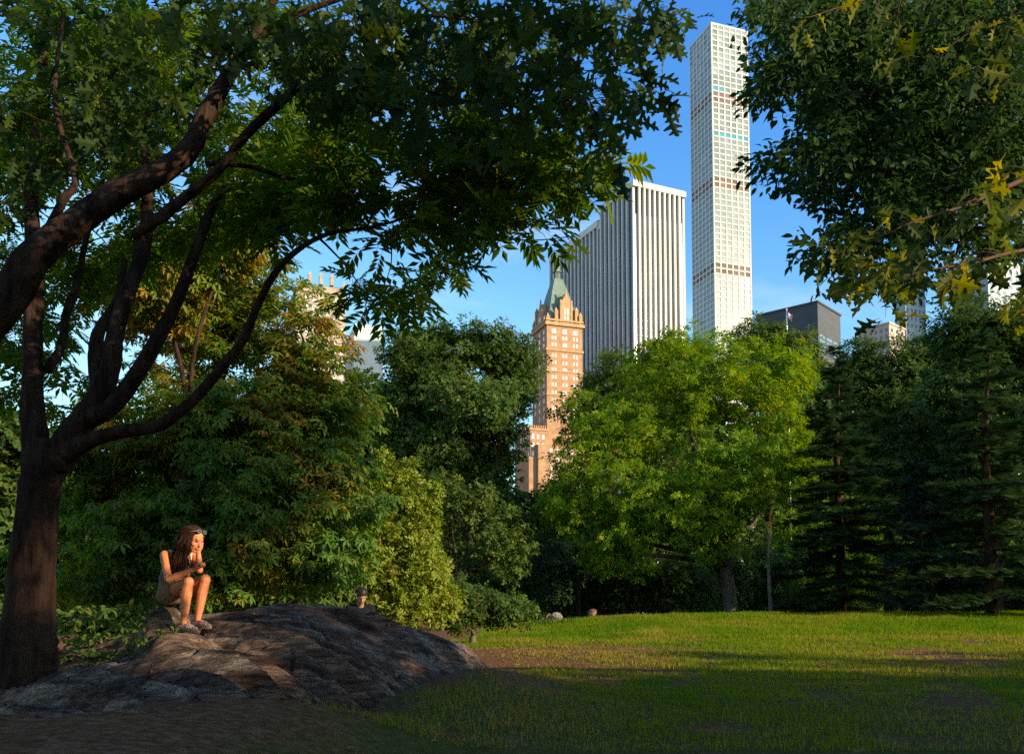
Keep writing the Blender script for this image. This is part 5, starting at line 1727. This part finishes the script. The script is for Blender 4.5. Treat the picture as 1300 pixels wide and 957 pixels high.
ico_caps(WR + pside * 0.008, th0, 0.017, 0.0145, body, 8); ico_caps(th0, th1, 0.014, 0.0115, body, 8); ico_caps(th1, th2, 0.0115, 0.009, body, 8)
# left hand: loosely closed under the chin
hf, hs_, hu = unit(np.array([0.72, -0.69, 0])), unit(np.array([0.69, 0.72, 0])), Up
for k in range(4):
    kn = WL + hu * 0.055 + hf * 0.022 + hs_ * (0.024 - 0.016 * k)
    ico_caps(WL, kn, 0.017, 0.013, body, 8)
    j1 = kn + hf * 0.012 + hu * (0.036 - 0.003 * k); j2 = j1 - hf * 0.026 + hu * 0.008; j3 = j2 - hf * 0.012 - hu * 0.016
    for a_, b_, r0, r1 in ((kn, j1, 0.0105, 0.0098), (j1, j2, 0.0096, 0.0088), (j2, j3, 0.0086, 0.0075)): ico_caps(a_, b_, r0, r1, body, 8)
t0 = WL + hu * 0.02 - hs_ * 0.02; t1 = t0 + hu * 0.035 - hs_ * 0.014 - hf * 0.004; t2 = t1 + hu * 0.03 + hf * 0.006
ico_caps(WL, t0, 0.016, 0.0135, body, 8); ico_caps(t0, t1, 0.0125, 0.011, body, 8); ico_caps(t1, t2, 0.0108, 0.0085, body, 8)
hfw = unit(np.array([0.84, -0.42, -0.36]))
at_, hM, hl = head_forms(body, HD, hfw, np.array([0.10, 0, 1.0]), 1.0)


def shift(o):
    me = o.data
    co = np.zeros(len(me.vertices) * 3, np.float32); me.vertices.foreach_get('co', co)
    org, up = np.zeros(3), o.parent
    while up is not None: org, up = org + np.array(up.location), up.parent
    co = co.reshape(-1, 3) - org.astype(np.float32)
    me.vertices.foreach_set('co', co.astype(np.float32).ravel()); me.update()
    return o


skin = shift(fuse(body, 'body', M_skin, woman, 0.0052, 4))
face_parts(woman, at_, hM, 1.0)
# top
g = G()
for c, r_ in torso[1:]: ellip(c, tuple(v + 0.009 for v in r_), g, tM)
for sg in (1, -1): ellip(chest + Fw * 0.065 + Lf * 0.062 * sg - Up * 0.02, (0.063, 0.063, 0.063), g, tM)
zc = chest[2] + 0.055
shift(fuse(g, 'camisole', M_top, woman, 0.007, 3, lambda p: p[2] < zc + 0.12 * ((np.array(p) - chest) @ Fw) and p[2] > pel[2] + 0.07))
for sg in (1, -1):
    q0 = chest + Fw * 0.088 + Lf * 0.075 * sg + Up * 0.035; q1 = (SR if sg < 0 else SL) - Lf * 0.055 * sg + Up * 0.05; q2 = chest - Fw * 0.092 + Lf * 0.07 * sg + Up * 0.05
    g = G(); pth = smooth_path([q0, q0 * 0.5 + q1 * 0.5 + Fw * 0.025, q1, q1 * 0.5 + q2 * 0.5 - Fw * 0.012 + Up * 0.012, q2], 6)
    g.tube(pth, 0.0075, 6); g.build('strap', M_strap, woman, smooth=True)
# shorts
g = G()
ellip(torso[0][0], (0.127, 0.167, 0.117), g, tM); ellip(torso[1][0], (0.110, 0.150, 0.10), g, tM)
for hj, k in ((HRj, KR), (HLj, KL)):
    ico_caps(hj, hj * 0.55 + k * 0.45, 0.099, 0.086, g)
shift(fuse(g, 'shorts', M_shorts, woman, 0.007, 3, lambda p: p[2] < pel[2] + 0.115 and (np.array(p) - pel) @ unit(KR - HRj) < 0.165))
# hair: cap and long strands falling in front of the near shoulder
g = G()
ellip(at_(-0.016, 0, 0.030), (0.106, 0.086, 0.102), g, hM)
ellip(at_(-0.05, 0, -0.02), (0.075, 0.082, 0.10), g, hM)
hairc = fuse(g, 'hair', M_hair, woman, 0.007, 4, lambda p: (np.array(p) - HD) @ hM[:, 0] < 0.052 + 0.55 * max(0.0, (np.array(p) - HD) @ hM[:, 2] - 0.045))
shift(hairc)
g = G()
for k in range(900):
    a = rng.uniform(-1.15, 1.15)
    sd = -1 if rng.random() < 0.72 else 1
    s0 = at_(rng.uniform(-0.10, 0.045), sd * rng.uniform(0.045, 0.086), rng.uniform(-0.02, 0.06))
    if sd < 0:
        e = w(rng.uniform(-0.165, -0.015), rng.uniform(-0.175, -0.085), rng.uniform(0.50, 0.60))
        mid = s0 * 0.45 + e * 0.55 + np.array([rng.uniform(-0.03, 0.0), -0.02, 0.05])
    else:
        e = w(rng.uniform(-0.20, -0.08), rng.uniform(0.02, 0.16), rng.uniform(0.60, 0.70)) - Fw * 0.03
        mid = s0 * 0.5 + e * 0.5 - Fw * 0.03 + Up * 0.03
    p_ = smooth_path([s0, s0 * 0.75 + e * 0.25 + np.array([-0.012, -0.012 if sd < 0 else 0.005, 0.03]), mid, e * 0.9 + mid * 0.1, e], 4)
    p_[1:-1] += rng.normal(0, 0.0025, (len(p_) - 2, 3))
    g.tube(p_, np.linspace(0.0038, 0.0016, len(p_)), 3)
for k in range(70):
    u_ = rng.uniform(-0.075, 0.075)
    s0 = at_(-0.02 + rng.uniform(-0.05, 0.06), u_, 0.118 - 3.5 * u_ * u_)
    e = at_(-0.09, np.sign(u_) * rng.uniform(0.02, 0.08), rng.uniform(-0.12, -0.02))
    p_ = smooth_path([s0, s0 * 0.5 + e * 0.5 + unit(s0 * 0.5 + e * 0.5 - HD) * 0.05, e], 5)
    g.tube(p_, 0.005, 5)
g.build('hair_strands', M_hair, hairc, smooth=True)
# sunglasses pushed up on the hair
sg_root = empty('sunglasses', at_(0.062, 0, 0.10), 'dark sunglasses with pale frame pushed up on the woman\'s hair', 'sunglasses')
for s_ in (1, -1):
    c = at_(0.075, s_ * 0.034, 0.096)
    nrm_ = unit(hM @ np.array([0.80, 0.12 * s_, 0.55])); Mx_ = np.stack([nrm_, unit(np.cross(hM[:, 2], nrm_)), unit(np.cross(nrm_, np.cross(hM[:, 2], nrm_)))], 1)
    g = G(); ellip(c, (0.005, 0.024, 0.017), g, Mx_, 10); g.build('lens', M_lens, sg_root, smooth=True)
    g = G(); an = np.linspace(0, 2 * np.pi, 15)
    g.tube(c + (np.cos(an)[:, None] * Mx_[:, 1] * 0.0255 + np.sin(an)[:, None] * Mx_[:, 2] * 0.0185), 0.0025, 5)
    g.build('rim', M_frame, sg_root, smooth=True)
    g = G(); g.tube([at_(0.068, s_ * 0.06, 0.098), at_(0.03, s_ * 0.092, 0.075), at_(-0.03, s_ * 0.095, 0.04)], 0.003, 5); g.build('temple', M_frame, sg_root, smooth=True)
# phone
ph = empty('phone', PC, 'slim black phone held in the woman\'s right hand', 'phone')
def slab(c, hx, hy, hz):
    v = []
    nn = 16
    ring = []
    for a in np.linspace(0, 2 * np.pi, nn, endpoint=False):
        cx_ = np.sign(math.cos(a)) * abs(math.cos(a)) ** 0.35 * hx; cy_ = np.sign(math.sin(a)) * abs(math.sin(a)) ** 0.35 * hy
        ring.append((cx_, cy_))
    for z in (-hz, hz):
        for x, y in ring: v.append(c + pdir * x + pside * y + pnor * z)
    v += [c - pnor * hz, c + pnor * hz]
    q = [(k, (k + 1) % nn, nn + (k + 1) % nn, nn + k) for k in range(nn)]
    t = [(2 * nn, (k + 1) % nn, k) for k in range(nn)] + [(2 * nn + 1, nn + k, nn + (k + 1) % nn) for k in range(nn)]
    return v, q, t
g = G(); g.add(*slab(PC, 0.070, 0.034, 0.0045)); g.build('case', M_phone, ph)
g = G(); g.add(*slab(PC + pnor * 0.0050, 0.064, 0.030, 0.0008)); g.build('screen', M_lens, ph)
# shoes
for a, sh in ((AR, -1), (AL, 1)):
    ft = unit(Fw + np.array([0.25, 0, 0])); fs = np.cross(Up, ft)
    g = G()
    ico_caps(a - ft * 0.035 - Up * 0.038, a + ft * 0.09 - Up * 0.047, 0.037, 0.036, g)
    ico_caps(a + ft * 0.07 - Up * 0.046, a + ft * 0.16 - Up * 0.062, 0.040, 0.022, g)
    shoe = shift(fuse(g, 'shoe', M_shoe, woman, 0.006, 3, lambda p, a=a: p[2] < a[2] - 0.022 + 0.02 * float(abs((np.array(p) - a) @ ft) > 0.05)))
    g = G()
    o2 = a + ft * 0.06 - Up * 0.078
    for k in range(20):
        pass
    ring = [(o2 + ft * (0.125 * math.cos(t)) + fs * (0.042 * math.sin(t) * (1 + 0.12 * math.cos(t)))) for t in np.linspace(0, 2 * np.pi, 20, endpoint=False)]
    v = [p - Up * 0.010 for p in ring] + [p + Up * 0.010 for p in ring] + [o2 - Up * 0.010, o2 + Up * 0.010]
    q = [(k, (k + 1) % 20, 20 + (k + 1) % 20, 20 + k) for k in range(20)]
    t_ = [(40, (k + 1) % 20, k) for k in range(20)] + [(41, 20 + k, 20 + (k + 1) % 20) for k in range(20)]
    g.add(v, q, t_); g.build('sole', M_sole, shoe, smooth=False)
    g = G()
    for k in range(26):
        f_ = rng.uniform(-0.03, 0.15); l_ = rng.uniform(-0.034, -0.012)
        ellip(a + ft * f_ + fs * l_ * (1 if rng.random() < .8 else -1) - Up * (0.035 + 0.012 * rng.random() + 0.12 * max(0, f_ - 0.08)), (0.006, 0.006, 0.006), g, None, 5)
    g.build('studs', M_dot, shoe, smooth=True)


# ---- simpler figures farther off
def figure(base, label, fwd, seated, skin_, top_, hair_, hair_kind, headz, bow=0.0, legs_=None):
    base = np.asarray(base, float); fwd = unit(np.array([fwd[0], fwd[1], 0.0])); left = np.cross(Up, fwd)
    root = empty('person', base, label, 'person')
    M_ = np.stack([fwd, left, Up], 1)
    b = G()
    hc = base + Up * (headz - 0.115) + fwd * (0.05 + 0.10 * bow)
    sh = base + Up * (headz - 0.33 + 0.02 * bow)
    hip = base + Up * (0.10 if seated else headz - 0.85)
    for f_, rr in ((0, (0.11, 0.16, 0.11)), (0.35, (0.105, 0.145, 0.12)), (0.7, (0.11, 0.165, 0.12)), (0.9, (0.095, 0.16, 0.09))):
        ellip(hip * (1 - f_) + sh * f_, rr, b, M_)
    ico_caps(sh + left * 0.17, sh - left * 0.17, 0.055, 0.055, b)
    ico_caps(sh, hc - Up * 0.05, 0.055, 0.05, b)
    for sg in (1, -1):
        hj = hip + left * 0.09 * sg
        if seated:
            kn = hj + fwd * 0.36 + Up * 0.26 + left * 0.05 * sg; an = kn + fwd * 0.12 - Up * 0.33
            el = sh + left * 0.2 * sg + fwd * 0.12 - Up * 0.24; wr = kn - Up * 0.02 + fwd * 0.02
        else:
            kn = hj - Up * (hip[2] - base[2]) * 0.48; an = base + left * 0.1 * sg + Up * 0.07
            el = sh + left * 0.24 * sg - Up * 0.26 - fwd * 0.02; wr = el + fwd * 0.2 - Up * 0.08 - left * 0.10 * sg
        ico_caps(hj, kn, 0.085, 0.058, b); ico_caps(kn, an, 0.056, 0.035, b); ico_caps(an - Up * 0.03, an + fwd * 0.15 - Up * 0.04, 0.035, 0.025, b)
        ico_caps(sh + left * 0.17 * sg, el, 0.048, 0.038, b); ico_caps(el, wr, 0.037, 0.026, b)
        for k in range(5):
            d_ = fwd * 0.09 + left * (0.03 - 0.015 * k) * (1 if k else 2.2)
            ico_caps(wr, wr + d_ * 0.6, 0.016, 0.011, b, 6); ico_caps(wr + d_ * 0.6, wr + d_ - Up * 0.02, 0.010, 0.008, b, 6)
    hf_ = unit(fwd - Up * 0.75 * bow)
    at2, M2, _ = head_forms(b, hc, hf_, Up, 1.0)
    shift(fuse(b, 'body', skin_, root, 0.011, 3))
    face_parts(root, at2, M2, 1.0, hair_)
    # shirt
    g = G()
    for f_, rr in ((0, (0.12, 0.17, 0.11)), (0.35, (0.117, 0.157, 0.12)), (0.7, (0.122, 0.178, 0.12)), (0.9, (0.105, 0.172, 0.09))):
        ellip(hip * (1 - f_) + sh * f_, rr, g, M_)
    ico_caps(sh + left * 0.17, sh - left * 0.17, 0.065, 0.065, g)
    for sg in (1, -1):
        s0 = sh + left * 0.17 * sg
        el = (sh + left * 0.2 * sg + fwd * 0.12 - Up * 0.24) if seated else (sh + left * 0.24 * sg - Up * 0.26 - fwd * 0.02)
        ico_caps(s0, s0 * 0.3 + el * 0.7, 0.06, 0.055, g)
    shift(fuse(g, 'shirt', top_, root, 0.012, 3, lambda p: p[2] < sh[2] + 0.075))
    g = G()
    for sg in (1, -1):
        hj = hip + left * 0.09 * sg
        kn = (hj + fwd * 0.36 + Up * 0.26 + left * 0.05 * sg) if seated else hj - Up * (hip[2] - base[2]) * 0.48
        ico_caps(hj, kn, 0.096, 0.07, g)
    ellip(hip, (0.125, 0.172, 0.115), g, M_)
    shift(fuse(g, 'trousers', legs_ or M_shorts, root, 0.012, 3))
    # hair
    g = G()
    if hair_kind == 'short':
        ellip(at2(-0.014, 0, 0.036), (0.102, 0.084, 0.098), g, M2); ellip(at2(-0.05, 0, -0.015), (0.07, 0.078, 0.08), g, M2)
        for k in range(160):
            u_ = unit(rng.normal(0, 1, 3)); u_[2] = abs(u_[2])
            p0 = at2(-0.014 + 0.09 * u_[0], 0.075 * u_[1], 0.036 + 0.09 * u_[2]); ico_caps(p0, p0 + M2 @ u_ * 0.018, 0.009, 0.003, g, 5)
    else:
        big = 1.0 if hair_kind == 'curly' else 0.66
        ellip(at2(-0.03, 0, 0.03), (0.115 + 0.05 * big, 0.10 + 0.07 * big, 0.11 + 0.02 * big), g, M2)
        ellip(at2(-0.05, 0, -0.06), (0.09 + 0.05 * big, 0.11 + 0.08 * big, 0.10), g, M2)
        for k in range(420):
            u_ = unit(rng.normal(0, 1, 3))
            c0 = np.array([-0.035, 0, -0.005]); rr = np.array([0.12 + 0.055 * big, 0.115 + 0.085 * big, 0.14])
            if u_[0] > 0.45 and u_[2] < 0.45: continue
            p0 = at2(*(c0 + rr * u_))
            a0 = rng.uniform(0, 6.28); tt = np.linspace(0, 1, 7)
            e1, e2 = unit(np.cross(u_, [0.3, 0.5, 0.8])), None
            e2 = np.cross(u_, e1)
            cr = 0.016
            pp = p0 + (M2 @ ((tt * 0.06)[:, None] * u_ + cr * np.cos(a0 + 9 * tt)[:, None] * e1 + cr * np.sin(a0 + 9 * tt)[:, None] * e2).T).T - Up * 0.03 * (tt ** 2)[:, None]
            g.tube(pp, np.linspace(0.010, 0.004, 7), 4)
    g.build('hair', hair_, root, smooth=True)
    return root


M_navy = noisy_mat('dark_navy_cloth', [(0.3, (0.008, 0.008, 0.012)), (0.7, (0.015, 0.015, 0.02))], scale=20, rough=0.9, spec=0.05)
M_blackhair = noisy_mat('black_hair', [(0.3, (0.012, 0.009, 0.008)), (0.7, (0.03, 0.022, 0.018))], scale=20, rough=0.5)
M_curl = noisy_mat('ash_blond_hair', [(0.3, (0.30, 0.235, 0.18)), (0.7, (0.55, 0.46, 0.38))], scale=14, rough=0.6)
M_auburn = noisy_mat('auburn_hair', [(0.3, (0.14, 0.06, 0.035)), (0.7, (0.36, 0.20, 0.13))], scale=14, rough=0.6)
mb = P(457, 760, 14.4); mb[2] = float(ground_z(mb[0], mb[1]))
figure(mb, 'man with short black hair and dark shirt, head bowed behind the rock', (0.35, -1), False, M_skin2, M_navy, M_blackhair, 'short', P(457, 746.5, 14.4)[2] - mb[2], 1.0, M_navy)
for px, top, lab, hk, hm, fw, cl in ((706, 778.5, 'person with bushy ash blond curls sitting beyond the grass crest', 'curly', M_curl, (0.3, 1), M_top), (752, 774.0, 'person with loose auburn hair sitting beyond the grass crest', 'wavy', M_auburn, (0.9, -0.4), M_navy)):
    d = 37.2
    b_ = P(px, 780, d); b_[2] = float(ground_z(b_[0], d))
    figure(b_, lab, fw, True, M_skin, cl, hm, hk, P(px, top, d)[2] - b_[2] + 0.0, 0.0)
